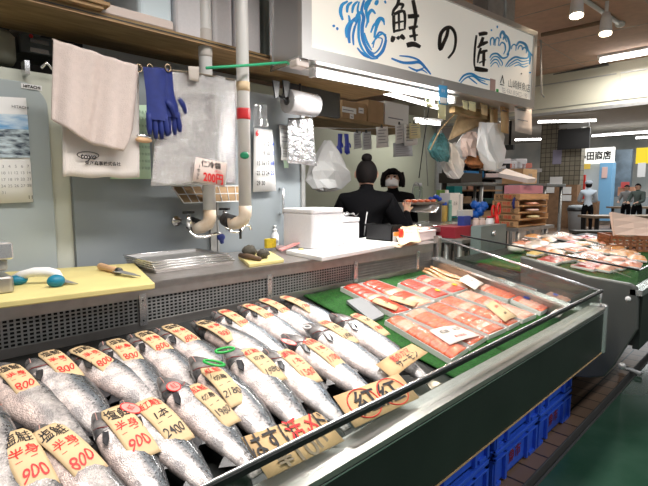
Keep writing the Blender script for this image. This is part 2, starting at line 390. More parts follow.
# counter top
t = thing('service_counter', (1.0, 1.83, 0), 'stainless steel service counter running behind salmon display', 'counter')
m = MB(); m.box(X0, 2.6, 1.565, 2.06, 1.032, 1.038, steel); m.build('top', t)
m = MB(); m.box(X0, 2.58, 1.61, 2.04, .1, 1.032, steeld); m.build('cabinet', t)
# green turf mats
def mat_quad(name, px, label, h=.004):
    m = MB(); q = [onslab(u, v, h) for u, v in px]
    def f(a, b):
        p = bil(q, a, b); return V((p.x, p.y, slabz(p.y)+h+.002*math.sin(p.x*31)))
    m.grid(f, 24, 16, greenm, .004); tag(m.build(name), label, 'turf mat', None)
def turf(x0, x1, y0, y1, label):
    m = MB(); m.grid(lambda a, b: V((x0+(x1-x0)*a, y1+(y0-y1)*b, slabz(y1+(y0-y1)*b)+.006+.0015*math.sin((x0+a)*31))), 24, 16, greenm, .005)
    tag(m.build('turf_mat'), label, 'turf mat', 'green turf mats lining the case')
turf(1.42, 1.80, .74, 1.57, 'green turf mat between the whole salmon and the sliced salmon trays')
turf(1.81, 2.46, .74, 1.57, 'green turf mat under the packed fillets at the glazed end')
# ================================================================== FISH
def fish_mat(n, back, flank, belly, spk=.5):
    m = bpy.data.materials.new(n); m.use_nodes = True; nt = m.node_tree; b = nt.nodes['Principled BSDF']
    b.inputs['Roughness'].default_value = .24; b.inputs['Metallic'].default_value = .12; b.inputs['Coat Weight'].default_value = .6; b.inputs['Coat Roughness'].default_value = .08
    tc = nt.nodes.new('ShaderNodeTexCoord'); sp = nt.nodes.new('ShaderNodeSeparateXYZ'); nt.links.new(tc.outputs['Object'], sp.inputs[0])
    r = nt.nodes.new('ShaderNodeValToRGB'); mr = nt.nodes.new('ShaderNodeMapRange'); mr.inputs[1].default_value = -.06; mr.inputs[2].default_value = .105
    oi = nt.nodes.new('ShaderNodeObjectInfo'); nz = nt.nodes.new('ShaderNodeTexNoise'); nz.noise_dimensions = '4D'; nz.inputs['Scale'].default_value = 9; nz.inputs['Detail'].default_value = 4
    nt.links.new(tc.outputs['Object'], nz.inputs['Vector']); mu = nt.nodes.new('ShaderNodeMath'); mu.operation = 'MULTIPLY'; mu.inputs[1].default_value = 40; nt.links.new(oi.outputs['Random'], mu.inputs[0]); nt.links.new(mu.outputs[0], nz.inputs['W'])
    ad = nt.nodes.new('ShaderNodeMath'); ad.operation = 'MULTIPLY_ADD'; ad.inputs[1].default_value = .05; nt.links.new(nz.outputs['Fac'], ad.inputs[0]); nt.links.new(sp.outputs['Y'], ad.inputs[2])
    nt.links.new(ad.outputs[0], mr.inputs[0]); nt.links.new(mr.outputs[0], r.inputs[0])
    e = r.color_ramp.elements; e[0].position = .18; e[0].color = (*belly, 1); e[1].position = .85; e[1].color = (*back, 1)
    for p, c in ((.36, flank), (.56, tuple(x*.8 for x in flank)), (.72, tuple(x*2.2 for x in back))):
        q = e.new(p); q.color = (*c, 1)
    vo = nt.nodes.new('ShaderNodeTexNoise'); vo.inputs['Scale'].default_value = 110; vo.inputs['Detail'].default_value = 2; nt.links.new(tc.outputs['Object'], vo.inputs['Vector'])
    rs = nt.nodes.new('ShaderNodeValToRGB'); rs.color_ramp.elements[0].position = .56; rs.color_ramp.elements[1].position = .62; nt.links.new(vo.outputs['Fac'], rs.inputs[0])
    mk = nt.nodes.new('ShaderNodeMapRange'); mk.inputs[1].default_value = .02; mk.inputs[2].default_value = .06; mk.inputs[3].default_value = 0; mk.inputs[4].default_value = spk; nt.links.new(ad.outputs[0], mk.inputs[0])
    mm = nt.nodes.new('ShaderNodeMath'); mm.operation = 'MULTIPLY'; nt.links.new(rs.outputs[0], mm.inputs[0]); nt.links.new(mk.outputs[0], mm.inputs[1])
    mx = nt.nodes.new('ShaderNodeMix'); mx.data_type = 'RGBA'; nt.links.new(mm.outputs[0], mx.inputs[0]); nt.links.new(r.outputs[0], mx.inputs[6]); mx.inputs[7].default_value = (.01, .012, .015, 1)
    # pale scaly glints
    v2 = nt.nodes.new('ShaderNodeTexVoronoi'); v2.inputs['Scale'].default_value = 230; nt.links.new(tc.outputs['Object'], v2.inputs['Vector'])
    n3 = nt.nodes.new('ShaderNodeTexNoise'); n3.inputs['Scale'].default_value = 14; n3.inputs['Detail'].default_value = 6; n3.inputs['Roughness'].default_value = .75; nt.links.new(tc.outputs['Object'], n3.inputs['Vector'])
    r3 = nt.nodes.new('ShaderNodeValToRGB'); r3.color_ramp.elements[0].position = .38; r3.color_ramp.elements[0].color = (.60, .60, .62, 1); r3.color_ramp.elements[1].position = .6; r3.color_ramp.elements[1].color = (1.45, 1.42, 1.4, 1); nt.links.new(n3.outputs['Fac'], r3.inputs[0])
    m3 = nt.nodes.new('ShaderNodeMix'); m3.data_type = 'RGBA'; m3.blend_type = 'MULTIPLY'; m3.inputs[0].default_value = 1; nt.links.new(mx.outputs[2], m3.inputs[6]); nt.links.new(r3.outputs[0], m3.inputs[7])
    nt.links.new(m3.outputs[2], b.inputs['Base Color'])
    bp = nt.nodes.new('ShaderNodeBump'); bp.inputs['Strength'].default_value = .35; bp.inputs['Distance'].default_value = .004; nt.links.new(v2.outputs['Distance'], bp.inputs['Height'])
    b2 = nt.nodes.new('ShaderNodeBump'); b2.inputs['Strength'].default_value = .35; b2.inputs['Distance'].default_value = .012; nt.links.new(n3.outputs['Fac'], b2.inputs['Height']); nt.links.new(bp.outputs[0], b2.inputs['Normal']); nt.links.new(b2.outputs[0], b.inputs['Normal'])
    return m
fA = fish_mat('salmon_skin', (.05, .058, .065), (.72, .67, .65), (.90, .72, .66), 1)
fB = fish_mat('salmon_skin_pale', (.07, .09, .11), (.80, .78, .77), (.92, .80, .75), 1)
fD = fish_mat('salmon_skin_dark', (.03, .034, .037), (.48, .45, .43), (.70, .57, .52), 1)
headm = mat('fish_head', (.045, .045, .05), .25, .1, col2=(.30, .28, .27), scale=16, coat=.6, bump=.2, bscale=60)
finm = mat('fish_fin', (.035, .035, .04), .35, 0, .4, 60, coat=.4)
gill = mat('fish_gill', (.22, .03, .03), .3, coat=.5)
eyew = mat('fish_eye', (.45, .43, .36), .1, coat=1); mouthm = mat('fish_mouth', (.45, .25, .22), .4)
def interp(tab, t):
    for (a, *A), (b, *B) in zip(tab, tab[1:]):
        if t <= b: k = (t-a)/(b-a); k = k*k*(3-2*k)*.5+k*.5; return [x+(y-x)*k for x, y in zip(A, B)]
    return tab[-1][1:]
#        t, dorsal, ventral, half thickness
PROF = [(0, .006, .008, .006), (.03, .018, .020, .016), (.09, .034, .036, .029), (.17, .048, .052, .038), (.3, .060, .066, .043), (.45, .064, .070, .043), (.6, .056, .058, .036), (.74, .041, .040, .026), (.86, .027, .026, .016), (.93, .022, .021, .010), (1., .026, .026, .006)]
def make_fish(skin, L=.60, bend=.02, dep=1.0, belly_open=False):
    """lying on its side: snout at the origin, tail towards -X... built along +X then turned by the object"""
    root = thing('salmon', (0, 0, 0), 'x', 'salmon', 'whole salmon laid out in the case')
    def sec(t, seg=20, g=1.0):
        d, vn, th = interp(PROF, t); d *= dep*g; vn *= dep*g; th *= g
        yb = bend*math.sin(t*PI); zc = .040
        out = []
        for j in range(seg):
            a = 2*PI*j/seg; c, s = math.cos(a), math.sin(a)
            y = (d if c > 0 else vn)*(abs(c)**.9)*(1 if c > 0 else -1)
            z = th*(abs(s)**.85)*(1 if s > 0 else -1)
            if s < 0: z *= .9
            out.append(V((t*L, y+yb, zc+z)))
        return out
    def loft(ts, mt, name, g=1.0):
        m = MB(); S = [sec(t, 20, g) for t in ts]; n = 20; vs = [p for r in S for p in r]
        fs = [(i*n+j, (i+1)*n+j, (i+1)*n+(j+1) % n, i*n+(j+1) % n) for i in range(len(ts)-1) for j in range(n)]
        fs += [tuple(range(n)), tuple(range((len(ts)-1)*n+n-1, (len(ts)-1)*n-1, -1))]
        m.add(vs, fs, mt, True); return m.build(name, root)
    loft([.18+.75*i/18 for i in range(19)], skin, 'body')
    hd = loft([0, .012, .03, .055, .09, .13, .165, .2, .212], headm, 'head', 1.03)
    # mouth slit and jaw, gill edge, eye
    def onskin(t, y, e=.0008):
        d, vn, th = interp(PROF, t); d *= dep*1.03; vn *= dep*1.03; th *= 1.03; k = min(.97, abs(y)/(d if y > 0 else vn))
        return V((t*L, y+bend*math.sin(t*PI), .040+th*(1-k**2.2)**.42+e))
    m = MB(); m.tube([onskin(.012+i*.0125, -.003-i*.0032) for i in range(8)], .0020, mouthm, 5); m.build('mouth', hd)
    m = MB(); m.lathe([(.0085, -.002), (.0085, .0015), (.0065, .003)], (.075, .008, .040+.026), eyew, 14); m.lathe([(.0042, .003), (.0042, .0045), (.001, .006)], (.075, .008, .040+.026), black, 10); m.build('eye', hd)
    m = MB(); m.tube([onskin(.20-.055*abs((i-4)/4)**2, (i-4.5)*.0105*dep) for i in range(9)], .0022, gill, 6); m.build('gill', hd)
    # fins
    def fin(name, P, par=root):
        m = MB(); P = [V(p) for p in P]; m.prism(P, (0, 0, .003), finm); m.build(name, par)
    b2 = bend
    fin('pectoral_fin', [(.215*L, -.030, .074), (.235*L, -.014, .079), (.30*L, -.030, .086), (.335*L, -.045, .080), (.29*L, -.050, .078)])
    fin('dorsal_fin', [(.46*L, .058*dep+b2, .040), (.50*L, .092*dep+b2, .037), (.56*L, .088*dep+b2, .037), (.585*L, .052*dep+b2, .040)])
    fin('adipose_fin', [(.80*L, .028*dep+b2*.6, .040), (.83*L, .045*dep+b2*.5, .038), (.85*L, .024*dep+b2*.5, .040)])
    fin('anal_fin', [(.72*L, -.038*dep+b2*.75, .038), (.76*L, -.075*dep+b2*.7, .030), (.82*L, -.025*dep+b2*.55, .038)])
    fin('pelvic_fin', [(.52*L, -.060*dep+b2, .036), (.56*L, -.092*dep+b2, .024), (.60*L, -.052*dep+b2, .036)])
    m = MB(); c0 = bend*.1
    P = [V((.92*L, .018, .040)), V((.98*L, .038, .040)), V((1.07*L, .075, .036)), V((1.09*L, .060, .036)), V((1.055*L, .0, .038)), V((1.09*L, -.060, .036)), V((1.07*L, -.075, .036)), V((.98*L, -.038, .040)), V((.92*L, -.018, .040))]
    m.prism([p+V((0, c0, -.002)) for p in P], (0, 0, .004), finm); m.build('tail_fin', root)
    return root
protos = [make_fish(fA, .60, .022, 1.10), make_fish(fB, .60, .012, 1.08), make_fish(fD, .60, -.012, 1.08)]
ORD = ['first', 'second', 'third', 'fourth', 'fifth', 'sixth', 'seventh', 'eighth', 'ninth', 'tenth', 'eleventh', 'twelfth']
row1 = [((-5, 362), (85, 440)), ((28, 358), (100, 425)), ((68, 350), (150, 400)), ((101, 341), (154, 399)), ((128, 334), (185, 380)), ((154, 328), (213, 365)), ((191, 321), (250, 350)), ((211, 311), (276, 350)), ((237, 305), (290, 337)), ((254, 302), (300, 325)), ((280, 298), (322, 318))]
row2 = [((-22, 400), (0, 486)), ((10, 437), (60, 520)), ((37, 427), (100, 486)), ((93, 414), (150, 490)), ((120, 402), (215, 490)), ((157, 380), (270, 480)), ((189, 360), (300, 465)), ((222, 350), (330, 450)), ((262, 351), (350, 425)), ((280, 337), (390, 405)), ((302, 327), (400, 385)), ((328, 317), (448, 388))]
kinds1 = [2, 0, 0, 0, 0, 0, 0, 1, 1, 1, 1]; kinds2 = [2, 2, 2, 0, 0, 0, 0, 0, 1, 1, 1, 1]
used = set(); FISH = []
def place_fish(k, A, B, L, lift0, lift1, label):
    """snout at A, tail end along A->B; lift = height above the bed at snout / tail"""
    A = V(A); B = V(B); d = V((B.x-A.x, B.y-A.y, 0)).normalized()
    za = slabz(A.y)+lift0; E_ = A+d*L; ze = slabz(E_.y)+lift1
    dx = V((d.x*L, d.y*L, ze-za)).normalized()
    up = V((0, -math.sin(math.atan(SS)), math.cos(math.atan(SS)))); up = (up-dx*up.dot(dx)).normalized(); dy = up.cross(dx)
    # dorsal side must face +X (to the right): object's +Y axis
    mt = Matrix(((dx.x, dy.x, up.x), (dx.y, dy.y, up.y), (dx.z, dy.z, up.z)))
    p = protos[k]
    if k not in used: used.add(k); r = p; r['label'] = label
    else: r = dup(p, (0, 0, 0), None, label)
    r.location = V((A.x, A.y, za)); r.rotation_euler = mt.to_euler(); r.scale = (L/.60,)*3
    FISH.append((r, V((A.x, A.y, za)), dx, dy, up)); return FISH[-1]
R1 = []; R2 = []
for i, (a, b) in enumerate(row1):
    A = onslab(*a, .05); B = onslab(*b, .05); A.y = min(A.y, 1.535)
    R1.append(place_fish(kinds1[i], A, B, .475 if i < 10 else .45, .014, .004, '%s whole salmon from the left in the back row beside the grille' % ORD[i]))
for i, (a, b) in enumerate(row2):
    A = onslab(*a, .085); B = onslab(*b, .06)
    L = min(.60, (A.y-.715)/max(.3, abs((B-A).normalized().y))/1.09)
    R2.append(place_fish(kinds2[i], A, B, L, .066, .006, '%s whole salmon from the left in the front row by the glass' % ORD[i]))
bpy.context.view_layer.update()
# price tags: top faces follow the fish
def tagmat(): return tagm
PENS = {}
def squig(m, fr, x, y, w, h, mt, seed, n=3):
    """dense brushwork of one handwritten character: crossing strokes"""
    rnd = random.Random(seed)
def price_tag(fishinfo, s, w, l, lines, label, side=0, yaw=0, notch=True, mt=None, lift=.0):
    """lines: list of (text, colour, position down the tag 0..1, height, wide)"""
    r, A, dx, dy, up = fishinfo; sc = r.scale.x
    O = A+dx*s+dy*side+up*(.080*sc+.006+lift); rot = Matrix.Rotation(yaw, 3, up); ax = rot @ dx; ay = rot @ dy
    def fr(x, y, h=0):                       # x across (towards the back of the fish), y along down the tag
        bow = -.003*((2*x/w)**2)-.010*((y/l-.5)*2)**2
        return O+ax*y+ay*x+up*(h+bow)
    m = MB(); nt_ = 8
    def f(a, b):
        k = 1.0
        if notch and b < .12: k = .72+.28*(b/.12)
        return fr((a-.5)*w*k, b*l)
    m.grid(f, 8, nt_*2, mt or tagm, .0012)
    for body, col, pos, h, wide in lines:
        vs, fs, tw = glyphs(body, .008); 
        W = tw*wide*h
        k = min(1, .86*w/W)
        ph = random.uniform(0, 6); sk = random.uniform(.05, .22); pts = []
        for x, y in vs:
            x2 = x+.07*math.sin(y*6+x*2+ph)+sk*(y-.3); y2 = y+.07*math.sin(x*4.3+ph)
            pts.append(fr(((x2*wide*h)-W/2)*k, pos*l-(y2-.36)*h, .0022))
        m.add(pts, [tuple(reversed(q)) for q in fs], col)
    rl = lines[-1][1]
    for yy in (.56,): m.add([fr(-w*.34, yy*l, .0022), fr(w*.30, (yy-.03)*l, .0022), fr(w*.30, (yy-.015)*l, .0022), fr(-w*.34, (yy+.01)*l, .0022)], [(0, 1, 2, 3)], rl)
    c = fr(0, l/2); o = m.build('price_tag', None, at=c)
    return tag(o, label, 'price tag', 'handwritten price tags on the salmon')
def tag_at(u, v, fi, lh=.5, l=.145):
    """distance along the fish of the tag centre seen at the pixel"""
    r, A, dx, dy, up = fi; p = onslab(u, v, (A.z-slabz(A.y))*.6+.085*r.scale.x); d = p-A
    return d.dot(dx), d.dot(dy)
c1 = [(20, 378), (60, 363), (93, 358), (124, 351), (154, 342), (182, 334), (217, 329), (236, 318), (259, 312), (277, 306), (297, 303)]
for i, (u, v) in enumerate(c1):
    s, sd = tag_at(u, v, R1[i]); l = .165 if i < 7 else .17; w = .053 if i < 7 else .046
    if i < 7: ln = [('塩鮭', ink, .17, .036, .95), ('半身', red, .42, .026, 1.3), ('800', red, .74, .038, .72)]
    else: ln = [('時鮭', red, .17, .028, .9), ('1本', red, .45, .022, .9), ('1900' if i % 2 else '1300', red, .75, .030, .7)]
    price_tag(R1[i], s-l/2, w, l, ln, 'tan price tag lying on %s salmon of the back row' % ORD[i], sd, random.uniform(-.06, .06))
c2 = [None, (26, 462), (67, 452), (128, 433), (163, 421), (212, 403), (224, 384), (262, 365), (299, 366), (323, 352), (338, 333), (369, 325)]
for i, c in enumerate(c2):
    if not c: continue
    s, sd = tag_at(c[0], c[1], R2[i])
    if i in (1, 2, 3): l, w = .165, .060; ln = [('塩鮭', ink, .17, .040, .95), ('半身', red, .42, .028, 1.35), ('800' if i == 2 else '900', red, .75, .042, .72)]
    elif i in (4,): l, w = .160, .060; ln = [('紅鮭', red, .15, .030, .9), ('1本', ink, .42, .030, .9), ('2400', ink, .76, .036, .7)]
    elif i in (5, 6, 7): l, w = .165, .048 if i < 6 else .056; ln = [('紅鮭', red, .15, .028, .9), ('切身', ink, .38, .022, .9), ('2180' if i == 6 else '1980', ink, .74, .032, .8)]
    elif i in (8, 9): l, w = .165, .055; ln = [('銀鮭', red, .17, .032, .9), ('1本', red, .43, .028, .9), ('1500' if i == 8 else '1700', red, .75, .036, .7)]
    else: l, w = .16, .048; ln = [('銀鮭', red, .14, .026, .9), ('1本', ink, .40, .024, .9), ('1800', red if i == 11 else ink, .74, .028, .8)]
    price_tag(R2[i], s-l/2, w, l, ln, 'tan price tag lying on %s salmon of the front row' % ORD[i], sd, random.uniform(-.05, .05))
# oval stickers and clips on the heads
st = mat('sticker_red', (.75, .03, .03), .35)
def sticker(fi, u, v, rx, ry, yaw, label, kanji='紅', nm='oval_sticker', mt=st, cat='sticker'):
    r, A, dx, dy, up = fi; p = onslab(u, v, (A.z-slabz(A.y))+.075*r.scale.x); d = p-A; O = A+dx*d.dot(dx)+dy*d.dot(dy)+up*(.080*r.scale.x)
    ro = Matrix.Rotation(yaw, 3, up); ax = ro @ dx; ay = ro @ dy; m = MB(); n = 20
    m.prism([O+ax*rx*math.cos(2*PI*k/n)+ay*ry*math.sin(2*PI*k/n) for k in range(n)], up*.0015, mt)
    m.prism([O+up*.0015+ax*rx*.86*math.cos(2*PI*k/n)+ay*ry*.82*math.sin(2*PI*k/n) for k in range(n)], up*.0004, mat('sticker_pink', (.85, .32, .28), .4))
    m.text(kanji, O+up*.002, ay, -ax, ry*1.2, red, wide=.8)
    tag(m.build(nm, None, at=O), label, cat, 'round red stickers on the salmon')
sticker(R2[4], 131, 407, .026, .015, .5, 'red oval sticker on dark head of the fifth front-row salmon')
sticker(R2[5], 174, 385, .018, .018, 0, 'round red sticker on the sixth front-row salmon')
sticker(R2[9], 289, 341, .026, .013, .5, 'red oval sticker on the tenth front-row salmon')
def ring(u, v, rx, ry, yaw, h, mt, label, th=.0035):
    O = onslab(u, v, h); m = MB(); n = 20; c, s = math.cos(yaw), math.sin(yaw)
    P = []
    for k in range(n):
        x, y = rx*math.cos(2*PI*k/n), ry*math.sin(2*PI*k/n); X, Y = x*c-y*s, x*s+y*c
        P.append(O+V((X, Y, SS*Y)))
    m.tube(P, th, mt, 6, closed=True); tag(m.build('clip_ring', None, at=O), label, 'ring', 'plastic rings on the salmon heads')
gr = mat('green_ring', (.02, .42, .07), .3)
ring(225, 350, .028, .011, -.1, .15, gr, 'green plastic ring on head of the eighth front-row salmon')
ring(214, 363, .028, .010, -.9, .15, gr, 'green plastic ring below the seventh front-row salmon head')
ring(307, 327, .014, .010, 0, .135, mat('grey_ring', (.6, .6, .6), .3), 'grey plastic ring on the eleventh front-row salmon head')
# ================================================================== TRAYS OF CUT SALMON
salm = mat('salmon_meat', (.74, .10, .035), .28, 0, col2=(.88, .24, .10), scale=26, stretch=(1, 5, 1), coat=.5, bump=.25, bscale=90)
salmr = mat('salmon_red', (.62, .035, .02), .28, 0, col2=(.78, .12, .06), scale=26, stretch=(1, 5, 1), coat=.5, bump=.25, bscale=90)
salml = mat('salmon_light', (.86, .36, .22), .3, 0, col2=(.9, .55, .42), scale=24, coat=.4, bump=.25, bscale=80)
skinb = mat('fillet_skin', (.05, .05, .06), .3)
trayw = mat('tray_white', (.82, .80, .78), .4)
def slab_frame(q):
    """corners on the bed -> function (a,b,h); a TL->TR, b TL->BL"""
    nrm = V((0, -SS, 1)).normalized()
    return lambda a, b, h=0: bil(q, a, b)+nrm*h
def tray(px, rows, cols, mt, label, group, film_on=True, sk=None, h0=.012, depth=.022, trm=trayw, name='fillet_tray', stick=None, ):
    q = [onslab(u, v, h0) for u, v in px]; f = slab_frame(q); c = bil(q, .5, .5)
    t = thing(name, c, label, 'tray', group)
    m = MB(); e = .025
    m.grid(lambda a, b: f(a, b, .001), 2, 2, trm, .0)
    def wall(p0, p1): m.prism([f(*p0, 0), f(*p1, 0), f(*p1, depth), f(*p0, depth)], f((p0[0]+p1[0])/2*.97+.015, (p0[1]+p1[1])/2*.97+.015, 0)-f((p0[0]+p1[0])/2, (p0[1]+p1[1])/2, 0), trm)
    wall((0, 0), (1, 0)); wall((1, 0), (1, 1)); wall((1, 1), (0, 1)); wall((0, 1), (0, 0)); m.build('tray_base', t)
    for r in range(rows):
        for k in range(cols):
            m = MB(); a0 = .04+(r+.04)*.92/rows; a1 = .04+(r+.94)*.92/rows; b0 = .03+k*.94/cols; b1 = b0+.94/cols*1.28; b1 = min(b1, .985); j = random.uniform(-.012, .012); sl = random.uniform(.0, .03)
            n = 5
            def g(a, b):
                aa = a0+(a1-a0)*a; bb = b0+(b1-b0)*b+sl*a+j
                return f(aa, min(.99, bb), depth*.35+.016*math.sin(PI*min(1, a*.96+.02))**.5*(.45+.55*(1-b))+.004)
            m.grid(g, n, 4, mt if random.random() < .85 else (salml if mt is not salml else salm), .008)
            o = m.build('salmon_slice', t)
            if not film_on:
                m = MB(); m.grid(lambda a, b: g(a, .94+b*.06)+V((0, -.0005, .0012)), n, 1, skinb, .001); m.build('skin', o)
    if film_on:
        m = MB(); m.grid(lambda a, b: f(a, b, depth+.012+.004*math.sin(a*17+b*9)*math.sin(PI*a)*math.sin(PI*b)), 10, 10, packf); m.build('film', t)
    if stick:
        for (a, b, mt2, rr) in stick:
            m = MB(); n = 16; m.prism([f(a, b, depth+.0165)+V((rr*math.cos(2*PI*k/n), rr*math.sin(2*PI*k/n), SS*rr*math.sin(2*PI*k/n))) for k in range(n)], (0, 0, .0008), mt2); m.build('label_sticker', t)
    return t
ylw = mat('sticker_yellow', (.9, .6, .03), .4); blu = mat('sticker_blue', (.05, .12, .6), .4); pnk = mat('sticker_rose', (.8, .1, .12), .4)
GT = 'trays of sliced salmon'
tray([(340, 291), (358, 287.5), (411, 314), (394, 319)], 1, 9, salmr, 'open tray of deep red salmon slices nearest the whole salmon at the back, left row', GT, False)
tray([(359, 287), (377, 284), (434, 305), (413, 313)], 1, 9, salmr, 'open tray of deep red salmon slices at the back, right row under a tan tag', GT, False)
tray([(397, 287), (412, 283), (450, 297.5), (434, 303)], 1, 6, salmr, 'film-wrapped red salmon pack behind others, left one with yellow sticker', GT, stick=[(.55, .82, ylw, .014)])
tray([(413, 282.5), (426, 279), (467, 292), (452, 297)], 1, 6, salmr, 'film-wrapped red salmon pack behind others, right one with yellow sticker', GT, stick=[(.6, .8, ylw, .014)])
tray([(384, 325), (400, 320), (468, 352), (450, 365)], 1, 9, salm, 'orange salmon slice pack at lower left, closest to the big cardboard cards', GT)
tray([(402, 319), (421, 312), (486, 341), (470, 351)], 1, 9, salm, 'orange salmon slice pack second from the whole salmon, beside the rail', GT)
tray([(423, 311), (440, 306), (506, 332), (488, 340)], 1, 9, salm, 'orange salmon slice pack beneath the white price card', GT)
tray([(437, 305), (452, 300), (519, 325), (508, 331)], 1, 8, salm, 'orange salmon slice pack behind the white price card', GT)
tray([(455, 299), (470, 294), (536, 318), (522, 324)], 1, 8, salml, 'pale salmon slice pack beside tan card at the right', GT, stick=[(.5, .5, pnk, .012)])
tray([(474, 292), (489, 288), (520, 298), (507, 303)], 1, 5, salm, 'small salmon pack with yellow sticker toward the glazed end', GT, stick=[(.7, .7, ylw, .012)])
tray([(493, 287), (507, 284), (536, 293), (522, 298)], 1, 5, salm, 'small salmon pack nearest the end glass with bright film', GT)
tray([(510, 303), (527, 297), (556, 307), (540, 316)], 1, 5, salml, 'pale pink fillet pack with round blue sticker near the end glass', GT, stick=[(.35, .3, blu, .016), (.7, .6, pnk, .013)])
tray([(540, 300), (554, 295), (574, 302), (561, 308)], 1, 4, salml, 'pale pink fillet pack touching the end glass corner', GT, stick=[(.4, .4, blu, .014)])
# dried salmon strips
drm = mat('dried_salmon', (.55, .24, .10), .4, 0, col2=(.75, .42, .22), scale=30, stretch=(1, 6, 1), coat=.4)
strips = [((425, 269), (472, 291)), ((427, 270), (480, 290)), ((431, 268), (490, 290)), ((436, 269), (496, 288)), ((440, 270), (500, 285)), ((446, 270), (505, 284)), ((452, 271), (505, 281)), ((423, 272), (465, 288))]
for i, (a, b) in enumerate(strips):
    A = onslab(*a, .022+.004*(i % 3)); B = onslab(*b, .022+.003*(i % 2)); d = (B-A).normalized(); s = d.cross(V((0, 0, 1))).normalized(); m = MB()
    m.grid(lambda x, y: A+(B-A)*y+s*(x-.5)*.035*(1-.5*abs(y-.4))+V((0, 0, .01*math.sin(x*PI)+.006*math.sin(y*9+i))), 4, 14, drm, .006)
    tag(m.build('dried_salmon', None, at=(A+B)/2), 'brown dried salmon strip in the back corner pile, %s from the front left' % ORD[i], 'dried fish', 'dried salmon strips piled in the back corner')
# grey plastic tray lying by the pale salmon
m = MB(); q = [onslab(346, 303, .02), onslab(362, 299, .02), onslab(384, 317, .02), onslab(371, 323, .02)]; m.grid(lambda a, b: bil(q, a, b), 4, 3, mat('grey_tray', (.26, .27, .28), .5), .012, False); tag(m.build('plastic_tray', None, at=bil(q, .5, .5)), 'flat grey plastic tray between palest salmon and red salmon slices', 'tray')
# printed cards
def card_on(px, mt, lines, label, h=.04, grp=None, tilt=0, name='price_card', cat='price card', circ=None):
    q = [onslab(u, v, h) for u, v in px]; nrm = V((0, -SS, 1)).normalized(); m = MB()
    m.grid(lambda a, b: bil(q, a, b)+nrm*(.004*math.sin(a*4)), 6, 3, mt, .0015); ux = (q[1]-q[0]).normalized(); uy = (q[0]-q[3]).normalized()
    for body, col, a, b, hh, wd in lines: m.text(body, bil(q, a, b)+nrm*.004, ux, uy, hh, col, .004, wide=wd, bold=.01)
    for a, b, r in (circ or []):
        c = bil(q, a, b)+nrm*.0048; n = 28; k1 = (q[3]-q[0]).length*.42
        m.tube([c+ux*r*math.cos(2*PI*k/n)+uy*k1*math.sin(2*PI*k/n) for k in range(n)], .0016, red, 5, closed=True)
    return tag(m.build(name, None, at=bil(q, .5, .5)), label, cat, grp)
card_on([(372, 302), (377, 297), (400, 306), (396, 311)], tagm, [('1100', ink, .5, .5, .022, .8)], 'small tan card on the left red salmon tray', .045)
card_on([(388, 299), (393, 295), (419, 302), (414, 307)], tagm, [('1300', ink, .5, .5, .022, .8)], 'small tan card on the right red salmon tray', .045)
card_on([(429, 331), (455, 325), (481, 335), (450, 345)], mat('card_white', (.82, .74, .66), .6), [('紅鮭', ink, .3, .32, .030, .9), ('切身', ink, .72, .32, .026, .9), ('¥1000', red, .5, .74, .028, 1.0)], 'white price card with red figures on orange salmon packs', .05)
card_on([(459, 280), (468, 274), (484, 283), (475, 290)], mat('card_white', (.82, .74, .66), .6), [('630', red, .5, .5, .03, .8)], 'white price card on the dried salmon strips', .06)
card_on([(486, 306), (494, 300), (518, 316), (505, 322)], tagm, [('銀鮭', red, .5, .3, .026, .8), ('800', ink, .5, .7, .026, .8)], 'tan price card on packs toward the right', .05)
card_on([(546, 318), (556, 309), (570, 306), (560, 317)], mat('card_white', (.82, .74, .66), .6), [('500', red, .5, .5, .02, .8)], 'small white card on pink packs by the end glass', .05)
card_on([(376, 365), (412, 343), (428, 352), (393, 379)], tagb, [('鮭のカマ', red, .5, .3, .036, .8), ('サーモン', ink, .52, .70, .038, .9)], 'brown cardboard sign reading kama salmon on the twelfth salmon', .10)
# big cards leaning at the front glass
def card_free(q, mt, lines, label, circ=None):
    m = MB(); m.grid(lambda a, b: bil(q, a, b), 4, 3, mt, .002); ux = (q[1]-q[0]).normalized(); uy = (q[0]-q[3]).normalized(); nrm = ux.cross(uy)
    for body, col, a, b, hh, wd in lines: m.text(body, bil(q, a, b), ux, uy, hh, col, .005, wide=wd, bold=.01)
    for a, b, r in (circ or []):
        c = bil(q, a, b)+nrm*.004; n = 28; k1 = (q[3]-q[0]).length*.46
        m.tube([c+ux*r*math.cos(2*PI*k/n)+uy*k1*math.sin(2*PI*k/n) for k in range(n)], .0015, red, 5, closed=True)
    tag(m.build('cardboard_sign', None, at=bil(q, .5, .5)), label, 'sign')
def leanq(px, y0, y1):
    return [ony(px[0][0], px[0][1], y1), ony(px[1][0], px[1][1], y1), ony(px[2][0], px[2][1], y0), ony(px[3][0], px[3][1], y0)]
card_free(leanq([(333, 397), (398, 374), (419, 398), (355, 428)], .672, .76), tagb, [('紅紅', ink, .5, .5, .078, 1.15)], 'brown cardboard sign with two circled black characters behind the glass', [(.28, .5, .052), (.72, .5, .052)])
card_free(leanq([(241, 438), (318, 412), (344, 441), (268, 479)], .672, .76), tagb, [('はすけ', ink, .27, .30, .066, .68), ('活〆', red, .66, .28, .062, .75), ('ド', ink, .9, .28, .06, .75), ('¥100', mat('pencil', (.2, .15, .1), .7), .5, .78, .06, 1.2)], 'brown cardboard sign with red characters in its middle behind the glass')
